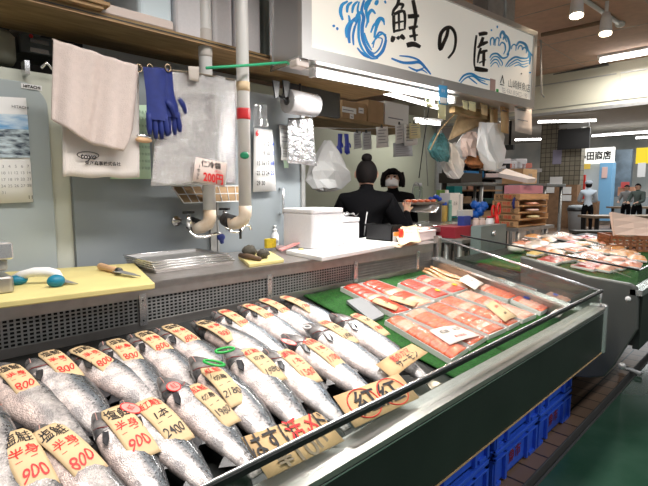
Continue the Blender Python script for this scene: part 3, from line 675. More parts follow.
# ================================================================== THINGS ON THE COUNTER
CT = 1.038
def onc(u, v, h=0): return onz(u, v, CT+h)
def slabbox(name, px, h, mt, label, cat, base=CT, grp=None, bevel=.004, build=True, parent=None):
    """box standing on z=base whose top outline is given by 4 pixels"""
    q = [onz(u, v, base+h) for u, v in px]; m = MB(); m.prism([V((p.x, p.y, base)) for p in reversed(q)], (0, 0, h), mt)
    if parent: return m.build(name, parent, bevel=bevel)
    return tag(m.build(name, None, at=sum(q, V((0, 0, 0)))/4-V((0, 0, h)), bevel=bevel), label, cat, grp)
slabbox('cutting_board', [(-40, 275), (134, 263), (155, 283), (-20, 304)], .020, yellowb, 'long yellow cutting board at left end of counter', 'cutting board')
# kitchen knife with wooden handle
def knife(hb, ht, tip, label, hm, w=.035):
    z = CT+.024; A = onz(*hb, z+.01); B = onz(*ht, z+.008); T = onz(*tip, z+.004); t = thing('kitchen_knife', A, label, 'knife')
    m = MB(); m.tube([A, A*.9+B*.1, (A+B)/2, B], [.008, .014, .012, .011], hm, 10); m.build('handle', t)
    m = MB(); m.tube([B-(B-A)*.06, B+(B-A)*.04], .0125, black, 10); m.build('ferrule', t)
    d = (T-B).normalized(); s = V((-d.y, d.x, 0)).normalized(); m = MB()
    m.prism([B+s*.010, B-s*w*.7, B+(T-B)*.75-s*w*.35, T, B+(T-B)*.5+s*.010], (0, 0, .002), steeld); m.build('blade', t)
knife((99, 266), (119, 271), (141, 276.5), 'kitchen knife with pale wooden handle lying on yellow board', woodl)
z = CT+.02
t = thing('filleting_tool', onz(36, 280, z), 'curved white handled tool with blue rubber grips beside small blade on yellow board', 'tool')
P = [onz(13, 279, z+.012), onz(22, 275, z+.03), onz(34, 272, z+.038), onz(48, 272, z+.038), onz(57, 274, z+.03), onz(61, 280, z+.014)]
m = MB(); m.tube(P, [.012, .014, .015, .016, .015, .010], white, 10); m.build('handle', t)
blg = mat('blue_rubber', (.0, .17, .28), .5)
m = MB(); m.ball(onz(18, 280, z+.015), (.028, .02, .016), blg); m.build('grip', t)
m = MB(); m.ball(onz(56, 281, z+.018), (.026, .022, .02), blg); m.build('grip', t)
m = MB(); B = onz(60, 281, z+.01); T = onz(78, 284, z+.003); s = V((T.y-B.y, B.x-T.x, 0)).normalized(); m.prism([B+s*.018, B-s*.022, T], (0, 0, .002), steeld); m.build('blade', t)
# weighing scale at the left edge
t = thing('weighing_scale', onc(-8, 292), 'stainless weighing scale at the left edge of the counter', 'scale')
p = onc(-2, 296)
def scbox(z0, z1, x1, y0, mt, nm): 
    m = MB(); m.rbox(x1-.28, x1, y0, y0+.24, z0, z1, mt, .012); m.build(nm, t)
pr = onc(11, 296); bx = pr.x; y0 = 1.59
scbox(CT, CT+.02, bx-.02, y0+.01, black, 'foot'); scbox(CT+.02, CT+.068, bx+.0, y0, steel, 'base'); scbox(CT+.068, CT+.085, bx-.03, y0+.02, black, 'neck'); scbox(CT+.085, CT+.118, bx-.01, y0+.01, steeld, 'frame'); scbox(CT+.118, CT+.168, bx+.005, y0, steelb, 'pan')
# stack of steel trays
for k in range(4):
    m = MB(); a = onc(150, 277); x0, x1, y0, y1 = a.x+.05-.004*k, a.x+.40-.01*k, 1.72, 1.98; z = CT+k*.010
    m.rbox(x0, x1, y0, y1, z, z+.004, steeld, .02); 
    P = [V((x0, y0, z+.016)), V((x1, y0, z+.016)), V((x1, y1, z+.016)), V((x0, y1, z+.016))]
    for i in range(4):
        a_, b_ = P[i], P[(i+1) % 4]; cc = V(((x0+x1)/2, (y0+y1)/2, z)); m.prism([a_+V((0, 0, -.015)), b_+V((0, 0, -.015)), b_+(b_-cc)*.03, a_+(a_-cc)*.03], (cc-(a_+b_)/2).normalized()*.002+V((0, 0, .0005)), steel)
        m.tube([a_+(a_-cc)*.03, b_+(b_-cc)*.03], .003, steelb, 6)
    tag(m.build('steel_tray', None, at=(a.x+.2, 1.85, z)), ['bottom', 'second from bottom', 'third from bottom', 'topmost'][k]+' stainless tray in the stack behind the knife', 'tray', 'stacked stainless trays')
slabbox('small_cutting_board', [(238, 255), (270, 251), (284, 259), (249, 264)], .016, yellowb, 'small yellow plastic board holding scrubbers', 'cutting board')
z = CT+.016
m = MB(); m.ball(onz(249, 251, z+.03), (.035, .03, .026), mat('scrub', (.09, .08, .06), .9, 0, .5, 80), 14, 9, bump=.35); tag(m.build('scrubber'), 'dark wiry ball scrubber on the small yellow board', 'scrubber')
m = MB(); m.ball(onz(263, 254, z+.02), (.03, .025, .02), M['scrub'], 14, 9, bump=.35); tag(m.build('scrubber'), 'smaller dark scrubber beside yellow sponge', 'scrubber')
m = MB(); A = onz(240, 255, z+.012); B = onz(260, 259, z+.010); m.tube([A, (A+B)/2, B], [.010, .014, .010], mat('brushw', (.12, .07, .04), .7), 8); tag(m.build('brush'), 'dark brown scrubbing brush on the small yellow board', 'brush')
p = onc(270, 250); m = MB(); m.rbox(p.x-.03, p.x+.035, p.y-.014, p.y+.014, CT+.012, CT+.062, mat('sponge', (.75, .55, .03), .9, 0, .3, 60, bump=.4), .006); tag(m.build('sponge'), 'yellow sponge standing upright on counter', 'sponge')
p = onc(275, 247); t = thing('spray_bottle', V((p.x, p.y, CT)), 'white pump bottle with printed label near grey wall', 'bottle')
m = MB(); m.lathe([(.020, 0), (.022, .004), (.022, .07), (.012, .085), (.010, .09)], (p.x, p.y, CT), white, 16); m.build('bottle', t)
m = MB(); m.lathe([(.012, .09), (.012, .102), (.005, .104), (.005, .115), (.010, .118), (.009, .124)], (p.x, p.y, CT), white, 12); m.build('pump', t)
m = MB(); m.grid(lambda a, b: V((p.x, p.y, CT+.025+.035*b))+V((-math.cos(.2+a*1.6)*.0225, -math.sin(.2+a*1.6)*.0225, 0)), 6, 1, paperw, .0004); 
m.box(p.x-.018, p.x-.008, p.y-.0235, p.y-.021, CT+.045, CT+.05, ink); m.build('label', t)
t = thing('dustpan', onc(292, 250), 'pink plastic scoop leaning beside yellow sponge', 'scoop'); pk = mat('pink_plastic', (.80, .36, .34), .4)
m = MB(); A = onc(280, 251, .01); B = onc(304, 241, .055); s = V((.02, .05, 0)); m.prism([A-s*.5, B-s*.4, B+s*.4, A+s*.5], (0, 0, .008), pk); m.build('blade', t)
m = MB(); m.ball(onc(281, 248, .012), (.03, .03, .016), mat('grey_pink', (.42, .30, .30), .5)); m.build('grip', t)
m = MB(); m.lathe([(.012, 0), (.016, .02), (.010, .03)], onc(301, 254), yellowb, 10); tag(m.build('nozzle'), 'small yellow nozzle cap in front of the large foam box', 'cap')
m = MB(); p = onc(285, 243); m.lathe([(.028, 0), (.033, .07), (.036, .085), (.030, .085)], (p.x, p.y+.02, CT), mat('cup_green', (.62, .75, .70), .4), 14); tag(m.build('cup'), 'pale green cup behind the white pump bottle', 'cup')
# white boards and foam boxes
slabbox('cutting_board', [(286, 250), (372, 236), (400, 243), (322, 257)], .022, white, 'white cutting board under the foam boxes', 'cutting board')
def foambox(c, sx, sy, h, rot, label, base, lid=.025, mt=foam, grp='foam boxes on the counter'):
    t = thing('foam_box', V((c[0], c[1], base)), label, 'box', grp); fr0 = frame((c[0], c[1], base), (math.cos(rot), math.sin(rot), 0), (-math.sin(rot), math.cos(rot), 0), (0, 0, 1))
    m = MB(); m.rbox(-sx/2, sx/2, -sy/2, sy/2, 0, h-lid, mt, .015, fr0); m.build('box_body', t)
    m = MB(); m.rbox(-sx/2-.002, sx/2+.002, -sy/2-.002, sy/2+.002, h-lid, h, mt, .015, fr0)
    if mt is foam: m.build('lid', t)
    else: m.build('rim', t)
    return t, fr0
b0 = CT+.022; q1 = onz(320, 250, b0); q2 = onz(345, 248, b0); q0 = onz(290, 246, b0)
foambox(((q0.x+q2.x)/2+.02, q1.y+.155), .235, .23, .205, .02, 'large white foam box with lid on the white board', b0)
t, fr0 = foambox((q2.x+.17, q1.y+.20), .20, .20, .145, .0, 'smaller white foam box holding clear wrap behind large one', b0)
m = MB(); m.grid(lambda a, b: fr0((a-.5)*.19, (b-.5)*.19, .147+.03*random.random()), 8, 8, film, 0, False); tag(m.build('plastic_wrap'), 'crumpled clear plastic wrap heaped on smaller foam box', 'plastic wrap')
# black tray with orange label and red clip
p = onc(382, 243); t = thing('black_tray', V((p.x, p.y+.05, CT)), 'black plastic bin with orange label and red clip', 'tray')
m = MB(); X0_, X1_, Y0_, Y1_ = onc(363, 243).x+.02, onc(401, 243).x-.06, 1.665, 1.86
for (a0, a1, c0, c1_) in ((X0_, X1_, Y0_, Y0_+.006), (X0_, X1_, Y1_-.006, Y1_), (X0_, X0_+.006, Y0_, Y1_), (X1_-.006, X1_, Y0_, Y1_)): m.box(a0, a1, c0, c1_, CT+.02, CT+.115, black)
m.box(X0_, X1_, Y0_, Y1_, CT+.02, CT+.03, black); m.box(X0_-.005, X1_+.005, Y0_-.008, Y0_, CT+.105, CT+.118, black); m.box(X0_-.005, X1_+.005, Y1_, Y1_+.008, CT+.105, CT+.118, black); m.box(X0_, X1_, Y0_, Y1_, CT+.001, CT+.02, black); m.build('tray_body', t)
m = MB(); xm = X0_+(X1_-X0_)*.42; m.box(xm-.035, xm+.035, Y0_-.012, Y0_-.009, CT+.02, CT+.078, paperw); m.box(xm-.035, xm+.035, Y0_-.0135, Y0_-.012, CT+.055, CT+.078, mat('orange', (.85, .28, .05), .5)); m.text('塩', (xm, Y0_-.0135, CT+.035), (1, 0, 0), (0, 0, 1), .02, ink); m.build('label', t)
m = MB(); xm = X0_+(X1_-X0_)*.74; m.grid(lambda a, b: V((xm-.02+.04*a+.005*math.sin(b*7), Y0_-.016-.006*math.sin(b*PI), CT+.095-.09*b)), 3, 6, mat('red_plastic', (.75, .04, .02), .4), .004); m.build('clip', t)
# cream paper, pink foam tray
m = MB(); q = [onc(391, 226, .09), onc(417, 226, .09), onc(421, 241, .03), onc(400, 245, .02)]; m.grid(lambda a, b: bil(q, a, b)+V((0, 0, .006*math.sin(a*8+b*4))), 8, 6, mat('cream_paper', (.78, .62, .38), .8), .002); m.text('御中', bil(q, .55, .5)+V((0, -.004, .006)), q[1]-q[0], q[0]-q[3], .03, ink, .004); tag(m.build('wrapping_paper'), 'cream wrapping paper draped between black bin and pink foam tray', 'paper')
m = MB(); q = [onc(384, 246), onc(398, 243), onc(421, 243), onc(400, 249)]; m.grid(lambda a, b: bil(q, a, b)+V((0, 0, .006+.003*math.sin(a*9))), 6, 4, mat('wood_sheet', (.68, .46, .32), .7), .002); tag(m.build('paper_sheet'), 'small tan paper sheet at front edge of counter', 'paper')
a = onc(421, 244); t, fr0 = foambox((a.x+.17, 1.80), .28, .26, .065, 0, 'pale pink foam tray with products at right end of counter', CT, .01, foamp)
m = MB()
for k in range(12): m.ball(fr0(random.uniform(-.11, .11), random.uniform(-.1, .1), .072), (.03, .025, .012), random.choice([film, paperw, foamp, salml]), 8, 5)
o = m.build('packed_fish'); tag(o, 'small wrapped goods heaped in the pink foam tray', 'packs', None, 'stuff')
# ================================================================== SHELF ABOVE, PIPES, HANGING THINGS
m = MB(); m.box(.0, 2.55, 1.90, 2.28, 2.0, 2.022, wood); m.box(.0, 2.55, 1.898, 1.902, 2.008, 2.012, black); m.box(.0, 2.55, 1.896, 1.902, 1.998, 2.0, woodl)
tag(m.build('plank_shelf', None, at=(1.2, 2.1, 2.0)), 'long plywood shelf board hanging above the counter', 'shelf')
m = MB(); m.box(-.3, .70, 1.87, 2.25, 2.024, 2.036, card); 
for k in range(5): m.box(-.3, .72-k*.02, 1.86+.006*k, 2.25, 2.038+k*.016, 2.050+k*.016, card)
tag(m.build('cardboard_sheets', None, at=(.2, 2.05, 2.03)), 'flattened cardboard sheets on the left of plywood shelf', 'cardboard')
m = MB(); a = ony(97, 20, 1.9); c = ony(175, 35, 1.9); m.rbox(a.x, c.x, 1.905, 2.2, 2.024, 2.062, mat('foam_beige', (.70, .60, .55), .7), .01); tag(m.build('foam_slab', None, at=(.9, 2.05, 2.024)), 'long beige foam slab lying on plywood shelf', 'foam slab')
def shelfbox(u0, u1, label, mt, h=.4, y=1.93, z=2.024, dz=0):
    a = ony(u0, 30, y); c = ony(u1, 30, y); t = thing('foam_box', ((a.x+c.x)/2, y+.15, z), label, 'box', 'tall foam boxes on the plywood shelf')
    m = MB(); m.rbox(a.x+.003, c.x-.003, y, y+.3, z+dz, z+h-.05, mt, .02); m.build('box_body', t); m = MB(); m.rbox(a.x, c.x, y-.004, y+.304, z+h-.05, z+h, mt, .02); m.build('lid', t)
shelfbox(139, 174, 'bluish white foam box standing above the beige slab', mat('foam_blue', (.72, .84, .90), .5), .4, 1.95, 2.062)
shelfbox(176, 212, 'grey white foam box behind the left pipe', foam); shelfbox(213, 234, 'narrow white foam box between the two pipes', foam); shelfbox(235, 262, 'white foam box behind the right pipe', foam)
m = MB(); a = ony(264, 30, 2.0); c = ony(284, 30, 2.0); m.rbox(a.x, c.x, 2.0, 2.25, 2.024, 2.9, mat('grey_green', (.36, .42, .40), .5), .01); tag(m.build('duct', None, at=(a.x, 2.1, 2.024)), 'grey green vertical duct left of the hanging sign', 'duct')
# two white pipes with elbows, insulation and taps
def pipe(u, vb, rpx, label, band=None, yp=1.80):
    top = ony(u, -60, yp); b = ony(u, vb, yp); r = rpx*.0040; t = thing('drain_pipe', V((b.x, yp, b.z)), label, 'pipe', 'white vertical pipes over the counter')
    m = MB(); m.tube([(b.x, yp, 2.9), (b.x, yp, b.z+.055)], r, pvc, 20); m.build('pipe', t)
    m = MB(); m.tube([(b.x, yp, b.z+.085), (b.x, yp, b.z+.045), (b.x-.006, yp+.008, b.z+.02), (b.x-.022, yp+.03, b.z+.005), (b.x-.05, yp+.06, b.z+.0)], r*1.03, mat('pvc_stained', (.66, .58, .48), .4, 0, col2=(.52, .36, .22), scale=12), 20); m.build('elbow', t)
    m = MB(); P = [V((b.x-.030, yp+.040, b.z+.004)), V((b.x-.036, yp+.075, b.z+.012)), V((b.x-.034, yp+.115, b.z+.018))]; m.tube(P, [r*1.08, r*1.12, r*1.1], mat('insulation', (.02, .018, .018), .8, 0, .3, 40, bump=.4), 16); 
    for k in range(3): m.tube([P[0]+(P[1]-P[0])*(k*.35+.1), P[0]+(P[1]-P[0])*(k*.35+.2)], r*1.17, dark, 16)
    m.build('insulated_sleeve', t)
    if band:
        z0 = ony(u, band[1], yp).z; z1 = ony(u, band[0], yp).z; m = MB(); m.lathe([(r*1.05, z0), (r*1.09, z0+.006), (r*1.09, z1-.006), (r*1.05, z1)], (b.x, yp, 0), mat('red_tape', (.55, .015, .02), .45, 0, .2, 20), 20); m.build('red_tape', t)
        z0 = ony(u, 92, yp).z; m = MB(); m.lathe([(r*1.04, z0), (r*1.06, z0+.04)], (b.x, yp, 0), mat('tape_tan', (.62, .48, .30), .6), 20); m.build('tan_tape', t)
        z0 = ony(u, 156, yp).z; m = MB(); n = 20
        gg = mat('green_label', (.01, .2, .09), .4)
        m.grid(lambda a_, b_: V((b.x+math.sin((a_-.5)*1.5-.55)*r*1.05, yp-math.cos((a_-.5)*1.5-.55)*r*1.05, z0+(b_-.5)*.032*math.sqrt(max(.04, 1-(2*a_-1)**2)))), 12, 3, gg, .0005); m.build('green_label', t)
    else:
        z0 = ony(u, 45, yp).z; m = MB(); m.lathe([(r*1.02, z0-.06), (r*1.05, z0-.05), (r*1.05, z0+.05), (r*1.02, z0+.06)], (b.x, yp, 0), mat('grey_tape', (.58, .54, .50), .5), 20); m.build('tape_wrap', t)
    return b
PB1 = pipe(210, 228, 7.4, 'left white vertical pipe ending in a stained elbow', None, 1.94); PB2 = pipe(245.5, 224, 7.2, 'right white vertical pipe with red tape band and green label', (109, 120))
def tap(u, v, label, end, endmt=None):
    y = 1.98; c = ony(u, v, y); t = thing('water_tap', c, label, 'tap', 'wall taps behind the pipes')
    m = MB(); m.tube([c+V((0, .11, 0)), c, c+V((0, -.03, 0))], .013, chrome, 12); m.lathe([(.024, 0), (.024, .006), (.012, .012)], c+V((0, .095, 0)), chrome, 14, 'y'); m.tube([c+V((0, -.02, -.02)), c+V((0, -.02, .035))], [.017, .010], chrome, 12); m.build('body', t)
    m = MB(); k = c+V((0, -.02, .045)); m.tube([k+V((0, 0, -.02)), k], .005, chrome, 8)
    for a_ in (0, PI/2): m.tube([k+V((math.cos(a_)*.028, math.sin(a_)*.028, 0)), k-V((math.cos(a_)*.028, math.sin(a_)*.028, 0))], .006, black, 8)
    m.build('handle', t)
    e = ony(*end, 1.92); m = MB(); m.tube([c+V((0, -.02, -.02)), c+V((0, -.035, -.05)), c+V((.02, -.05, -.068)), c+V((.06, -.06, -.07)), e+V((-.03, 0, .004)), e, e+V((.004, 0, -.02))], .007, chrome, 10); m.build('spout', t)
    if endmt: m = MB(); m.ball(e+V((0, 0, -.015)), (.020, .018, .018), endmt); m.tube([e+V((0, 0, -.02)), e+V((.006, 0, -.045))], [.012, .009], endmt, 8); m.build('spout_cover', t)
tap(186.5, 222, 'left wall tap with blue cover on spout end', (221, 234), navy); tap(222.5, 218, 'right wall tap with bare chrome spout', (250, 226))
m = MB(); a = ony(240, 222, 1.86); m.grid(lambda a_, b_: a+V((.012*(a_-.5), 0, -.005-.075*b_)), 2, 4, black, .004); tag(m.build('strap'), 'black strap hanging under the right pipe sleeve', 'strap')
# wires and clothes line
def line(P, r, mt, label, nm='cord', cat='cord', grp=None):
    m = MB(); m.tube(P, r, mt, 6); return tag(m.build(nm, None, at=P[0]), label, cat, grp)
line([ony(52, 39, 1.86), ony(95, 54, 1.86), ony(137, 67, 1.86), ony(190, 72, 1.86), ony(236, 80, 1.86)], .003, mat('twine', (.25, .2, .14), .8), 'twine line carrying towel and gloves below plywood shelf')
line([ony(206, 68, 1.755), ony(245, 65.5, 1.735), ony(290, 62, 1.72)], .006, mat('green_cord', (.03, .42, .20), .5), 'green cord tied across the pipes to the sign')
# towels
tw = mat('towel', (.66, .56, .52), .9, 0, .06, 50, bump=.35, bscale=260); tw2 = mat('towel_back', (.70, .65, .62), .9, bump=.2, bscale=300)
def cloth(name, px, y, mt, label, cat, th=.004, wav=.012, n=22, wf=11, parent=None, sag=0, grp=None):
    q = [ony(u, v, y) for u, v in px]; m = MB()
    m.grid(lambda a, b: bil(q, a, b)+V((0, wav*math.sin(a*wf+1.3*b)*(.35+b*.65)+wav*.4*math.sin(a*23+b*5), -sag*math.sin(PI*a)*b+sag*.3*math.sin(a*7)*b)), n, n, mt, th)
    if parent: return m.build(name, parent)
    return tag(m.build(name, None, at=bil(q, .5, .02)), label, cat, grp)
t = thing('towel', ony(100, 60, 1.85), 'pale pink towel folded over the line at left', 'towel')
q = [ony(u, v, 1.845) for u, v in [(53, 39), (137, 66), (134, 160), (52, 118)]]; m = MB()
def tf(a, b):
    lo = .985-.0*a; bb = b
    p = q[0]*(1-a)+q[1]*a; e = ony(52+a*76, 119+a*33-9*math.sin(a*PI)*0+7*math.sin(a*PI), 1.845) if a < .94 else ony(124+(a-.94)*150, 152-(a-.94)*380, 1.845)
    r = p*(1-bb)+e*bb; return r+V((0, .010*math.sin(a*12+b*2)*(.3+b)+.005*math.sin(a*25), 0))
m.grid(tf, 30, 24, tw, .005); m.build('cloth', t)
t = thing('printed_towel', ony(100, 178, 1.90), 'off-white company towel with black printed lettering hanging behind the pink towel', 'towel')
q = [ony(u, v, 1.89) for u, v in [(62, 60), (139, 72), (139, 178), (63, 177)]]; m = MB()
m.grid(lambda a, b: bil(q, a, b)+V((0, .006*math.sin(a*9+b), .003*math.sin(a*14))), 20, 16, tw2, .004); m.build('cloth', t)
m = MB(); ux = V((1, 0, 0)); uz = V((0, 0, 1)); p = ony(88, 156, 1.878); m.text('toyo', p, ux, uz, .030, ink, .002, shear=.2, bold=.03)
m.tube([p+V((.038*math.cos(k*PI/12), -.002, .003+.0125*math.sin(k*PI/12))) for k in range(24)], .0016, ink, 5, closed=True)
m.text('東洋商事株式会社', ony(103, 163.5, 1.878), ux, uz, .0165, ink, .002, bold=.02); m.build('printed_lettering', t)
m = MB(); paper(m, [(135, 105), (148, 105), (151, 179), (110, 179)], 2.06, paperg, .002, .002); 
for k in range(9): p = ony(144, 112+k*7, 2.054); m.text('表 氷 配送', p, ux, uz, .012, mat('pale_ink', (.15, .3, .2), .7), .001)
tag(m.build('green_notice'), 'pale green notice on the wall behind printed towel', 'notice')
m = MB(); paper(m, [(152, 128), (162, 128), (164, 183), (152, 183)], 2.06, mat('grey_print', (.55, .56, .58), .7, 0, .3, 60), .002, .001); tag(m.build('printed_sheet'), 'grey printed sheet between green notice and silver bag', 'notice')
# dark blue gloves on a ring, with metal shears
def glove(px0, y, s, mt, parent, lean=0):
    m = MB(); p = ony(*px0, y)
    def f(a, b, side): 
        w = .040*s*(1-.25*b if b < .55 else .86+.2*(b-.55)); return p+V(((a-.5)*2*w+lean*b, side*.014*math.sin(a*PI)-.004, -b*.17*s))
    n = 8; m.grid(lambda a, b: f(a, b, -1), n, 8, mt); m.grid(lambda a, b: f(1-a, b, 1), n, 8, mt)
    for k in range(4):
        a_ = p+V(((-.028+.019*k)*s+lean, 0, -.165*s)); m.tube([a_+V((0, 0, .02)), a_, a_+V((.002*k, 0, -.035*s)), a_+V((.003*k, 0, -(.055+.012*(k in (1, 2)))*s))], [.010*s, .0105*s, .010*s, .006*s], mt, 8)
    a_ = p+V((.036*s+lean, 0, -.10*s)); m.tube([a_, a_+V((.018*s, 0, -.02*s)), a_+V((.026*s, 0, -.05*s))], [.012*s, .011*s, .007*s], mt, 8)
    return m.build('glove', parent)
t = thing('rubber_gloves', ony(158, 72, 1.85), 'pair of dark blue rubber gloves clipped on the line', 'gloves')
glove((154, 69), 1.85, 1.18, navy, t, .005); glove((162, 69), 1.87, 1.12, navy, t, .03)
m = MB()
for u in (150, 139, 168): 
    p = ony(u, 68, 1.85); m.tube([p+V((.012*math.cos(k), 0, .014*math.sin(k))) for k in [i*PI/6 for i in range(12)]], .0035, mat('brass_clip', (.35, .27, .18), .3, .8), 6, closed=True)
m.build('clip', t)
t = thing('fish_shears', ony(148, 110, 1.87), 'metal shears with wooden handle hanging beside blue gloves', 'shears')
m = MB(); a = ony(147, 70, 1.87); c = ony(149, 134, 1.87); m.tube([a, c], .004, mat('copper', (.45, .3, .2), .3, .8), 6); m.build('shaft', t)
m = MB(); c = ony(144, 140, 1.87); m.ball(c, (.035, .014, .012), woodl); m.build('handle', t); m = MB(); m.ball(c+V((.0, 0, .014)), (.032, .012, .01), steelb); m.build('ferrule', t)
# silver bubble cool-bag sheet
sil = mat('silver_bubble', (.70, .70, .71), .24, .95, .2, 9, bump=1, bscale=170)
cloth('cooler_bag', [(163, 68), (236, 79), (236, 184), (151, 186)], 1.865, sil, 'silver bubble insulated bag hanging in front of the left pipe', 'bag', .004, .010, 24, 6)
m = MB(); paper(m, [(188, 66), (199, 67), (199, 82), (189, 80)], 1.845, mat('tan_tab', (.55, .50, .45), .7), .002, 0); tag(m.build('paper_tab'), 'beige paper tab at top of silver bag', 'tab')
# price sign
t = thing('price_sign', ony(210, 172, 1.84), 'white sign with red 200 yen price taped on the silver bag', 'sign'); q = [ony(u, v, 1.835) for u, v in [(196, 157), (227, 163.5), (224.5, 187), (192, 181)]]
m = MB(); m.grid(lambda a, b: bil(q, a, b), 2, 2, mat('sign_paper', (.80, .66, .60), .6), .002); m.build('board', t)
m = MB(); ux_ = (q[1]-q[0]).normalized(); uy_ = V((0.04, 0, 1)); m.text('保冷袋', bil(q, .48, .2), ux_, uy_, .030, ink, .005, wide=1.1, bold=.02); m.text('200円', bil(q, .60, .72), ux_, uy_, .050, red, .005, wide=.82, bold=.03)
for k, c_ in enumerate('1セット'): m.text(c_, bil(q, .12, .34+k*.17), ux_, uy_, .017, ink, .005, bold=.02)
m.text('(税込)', bil(q, .72, .42), ux_, uy_, .014, red, .005); m.build('lettering', t)
# wire rack with cardboard
t = thing('wire_rack', ony(205, 195, 2.0), 'wire rack with brown cardboard lining under silver bag', 'rack')
m = MB(); q = [ony(172, 186, 2.04), ony(243, 186, 2.04), ony(243, 201, 1.95), ony(184, 203, 1.95)]; m.grid(lambda a, b: bil(q, a, b)+V((0, .01, 0)), 2, 2, card, .004); m.build('lining', t)
m = MB()
for k in range(9): m.tube([bil(q, k/8, 0), bil(q, k/8, 1)], .0022, white, 6)
for k in range(3): m.tube([bil(q, 0, k/2), bil(q, 1, k/2)], .0028, white, 6)
m.build('wires', t)
# calendar on the right, notes
t = thing('wall_calendar', ony(265, 190, 2.07), 'tilted white calendar with large black and blue dates by the right pipe', 'calendar'); q = [ony(u, v, 2.06) for u, v in [(254, 128), (272, 130), (276, 191), (253, 192)]]
m = MB(); m.grid(lambda a, b: bil(q, a, b), 3, 3, paperw, .002); m.build('sheet', t); m = MB(); days = [['', '', '', '', 'blue'], [2, 3, 4], [9, 10, 11], [15, 16, 17, 18], [22, 23, 24, 25], [29, 30]]
for r_i, (v_, nums) in enumerate([(144, ((1, .5), (2, .72), (4, .95))), (153, ((9, .5), (10, .70), (11, .92))), (163, ((15, .22), (16, .46), (17, .68), (18, .91))), (173, ((22, .22), (23, .46), (24, .68), (25, .91))), (183, ((29, .22), (30, .46)))]):
    for nn, a in nums: m.text(str(nn), ony(254+a*20, v_, 2.05), (1, 0, 0), (0, 0, 1), .032, blu if a > .9 else ink, .001, wide=.75, bold=.02)
m.text('6', ony(257, 133, 2.055), (1, 0, 0), (0, 0, 1), .04, red, .001, bold=.03); m.text('カレンダー', ony(267, 133, 2.055), (1, 0, 0), (0, 0, 1), .013, ink, .001); m.build('lettering', t)
def note(px, y, mt, label, lines=4, nm='paper_note', grp='notes hanging around the stall', cat='note', curl=.003):
    m = MB(); q = paper(m, px, y, mt, .0015, curl)
    for k in range(lines):
        a0, a1 = .12, random.uniform(.6, .9); b = .15+k*.75/max(1, lines); p = [bil(q, a0, b), bil(q, a1, b), bil(q, a1, b+.03), bil(q, a0, b+.03)]
        m.prism([x+V((0, -curl-.003, 0)) for x in p], (0, -.0005, 0), mat('grey_ink', (.22, .22, .25), .7))
    return tag(m.build(nm, None, at=bil(q, .5, .5)), label, cat, grp)
note([(279, 125), (290, 126), (291, 148), (280, 147)], 2.05, paperw, 'folded white note on grey wall left of the silver film strip, upper')
note([(281, 146), (291, 147), (290, 161), (281, 160)], 2.05, paperw, 'white note on grey wall below the upper folded note')
note([(283, 160), (289, 160), (288, 168), (284, 168)], 2.055, paperg, 'small pale green scrap below wall notes', 0)
# wall handle
m = MB(); a = ony(283, 189, 2.06); c = ony(283, 214, 2.06); m.tube([a+V((0, .03, 0)), a, c, c+V((0, .03, 0))], .008, steelb, 8); tag(m.build('grab_bar'), 'grey upright door handle on the wall panel', 'handle')
# film roll and silver strip below the sign
t = thing('film_roll', ony(301, 103, 1.95), 'thick roll of clear film hanging under plywood shelf', 'roll'); A = ony(287, 101, 1.92); B = ony(315, 106, 1.92); d = (B-A); 
m = MB(); m.tube([A-d*.25, A, B, B+d*.02], .0001, steel, 6); 
rm = mat('film_roll', (.46, .45, .46), .18, .1, .25, 14, coat=.8)
m = MB(); m.tube([A, A+d*.02, B-d*.02, B], [.056, .062, .062, .056], rm, 28); m.build('roll', t); m = MB(); m.tube([A-d*.02, A+d*.01], .022, black, 16); m.build('core', t)
m = MB(); m.tube([ony(278, 95, 1.93), ony(284, 99, 1.92), ony(289, 103, 1.92)], .006, black, 8); m.tube([ony(300, 84, 1.95), ony(300, 96, 1.94)], .007, black, 8); m.build('bracket', t)
sil2 = mat('silver_film', (.75, .75, .77), .22, .8, .45, 22, bump=1, bscale=45)
cloth('silver_strip', [(288, 118), (312, 118), (316, 166), (288, 163)], 2.0, sil2, 'crinkled silver film strip hanging below clear roll', 'film', .003, .010, 16, 9)
cloth('clear_sheet', [(254, 103), (266, 104), (268, 128), (254, 127)], 1.99, film, 'crumpled clear wrap beside the right pipe', 'film', .002, .012, 10, 9)
note([(303, 122), (311, 122), (312, 145), (304, 145)], 2.3, paperw, 'white slip behind the silver film strip')
m = MB(); m.box(ony(286, 90, 2.2).x, ony(340, 90, 2.2).x, 2.2, 2.23, 1.84, 2.0, dark)
struct(m.build('wall_rail'), 'dark soffit below the shelf')
m = MB()
for u in (273, 283): p = ony(u, 80, 1.9); m.prism([p, p+V((.045, 0, 0)), p+V((.035, 0, -.075)), p+V((.015, 0, -.085))], (0, .01, 0), black)
tag(m.build('black_bracket'), 'pair of black tapered brackets below the plywood shelf', 'bracket')
# ================================================================== THE HANGING SIGN
SO = V((1.452, 1.618, 0)); SD = V((1, -.1055, 0)).normalized(); SN = V((-.1055, -1, 0)).normalized(); SL = 2.06
def onsign(u, v, off=0):
    r = ray(u, v); O = SO+SN*off; k = (O.dot(SN))/r.dot(SN); return r*k+V((0, 0, H))
def sg(s, z, n=0): return SO+SD*s+V((0, 0, z))+SN*n
t = thing('hanging_sign', sg(SL/2, 1.95), 'large white hanging sign with black brush lettering and blue waves', 'sign')
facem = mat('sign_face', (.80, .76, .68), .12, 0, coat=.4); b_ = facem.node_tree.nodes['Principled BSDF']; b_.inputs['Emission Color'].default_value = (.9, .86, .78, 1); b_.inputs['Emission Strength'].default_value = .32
ZB, ZT = 1.945, 2.475
m = MB(); fr = frame(SO, SD, (0, 0, 1), SN)
m.box(.0, SL, ZB, ZT, -.24, -.02, mat('sign_side', (.50, .50, .50), .3, .7), fr); m.build('box', t)
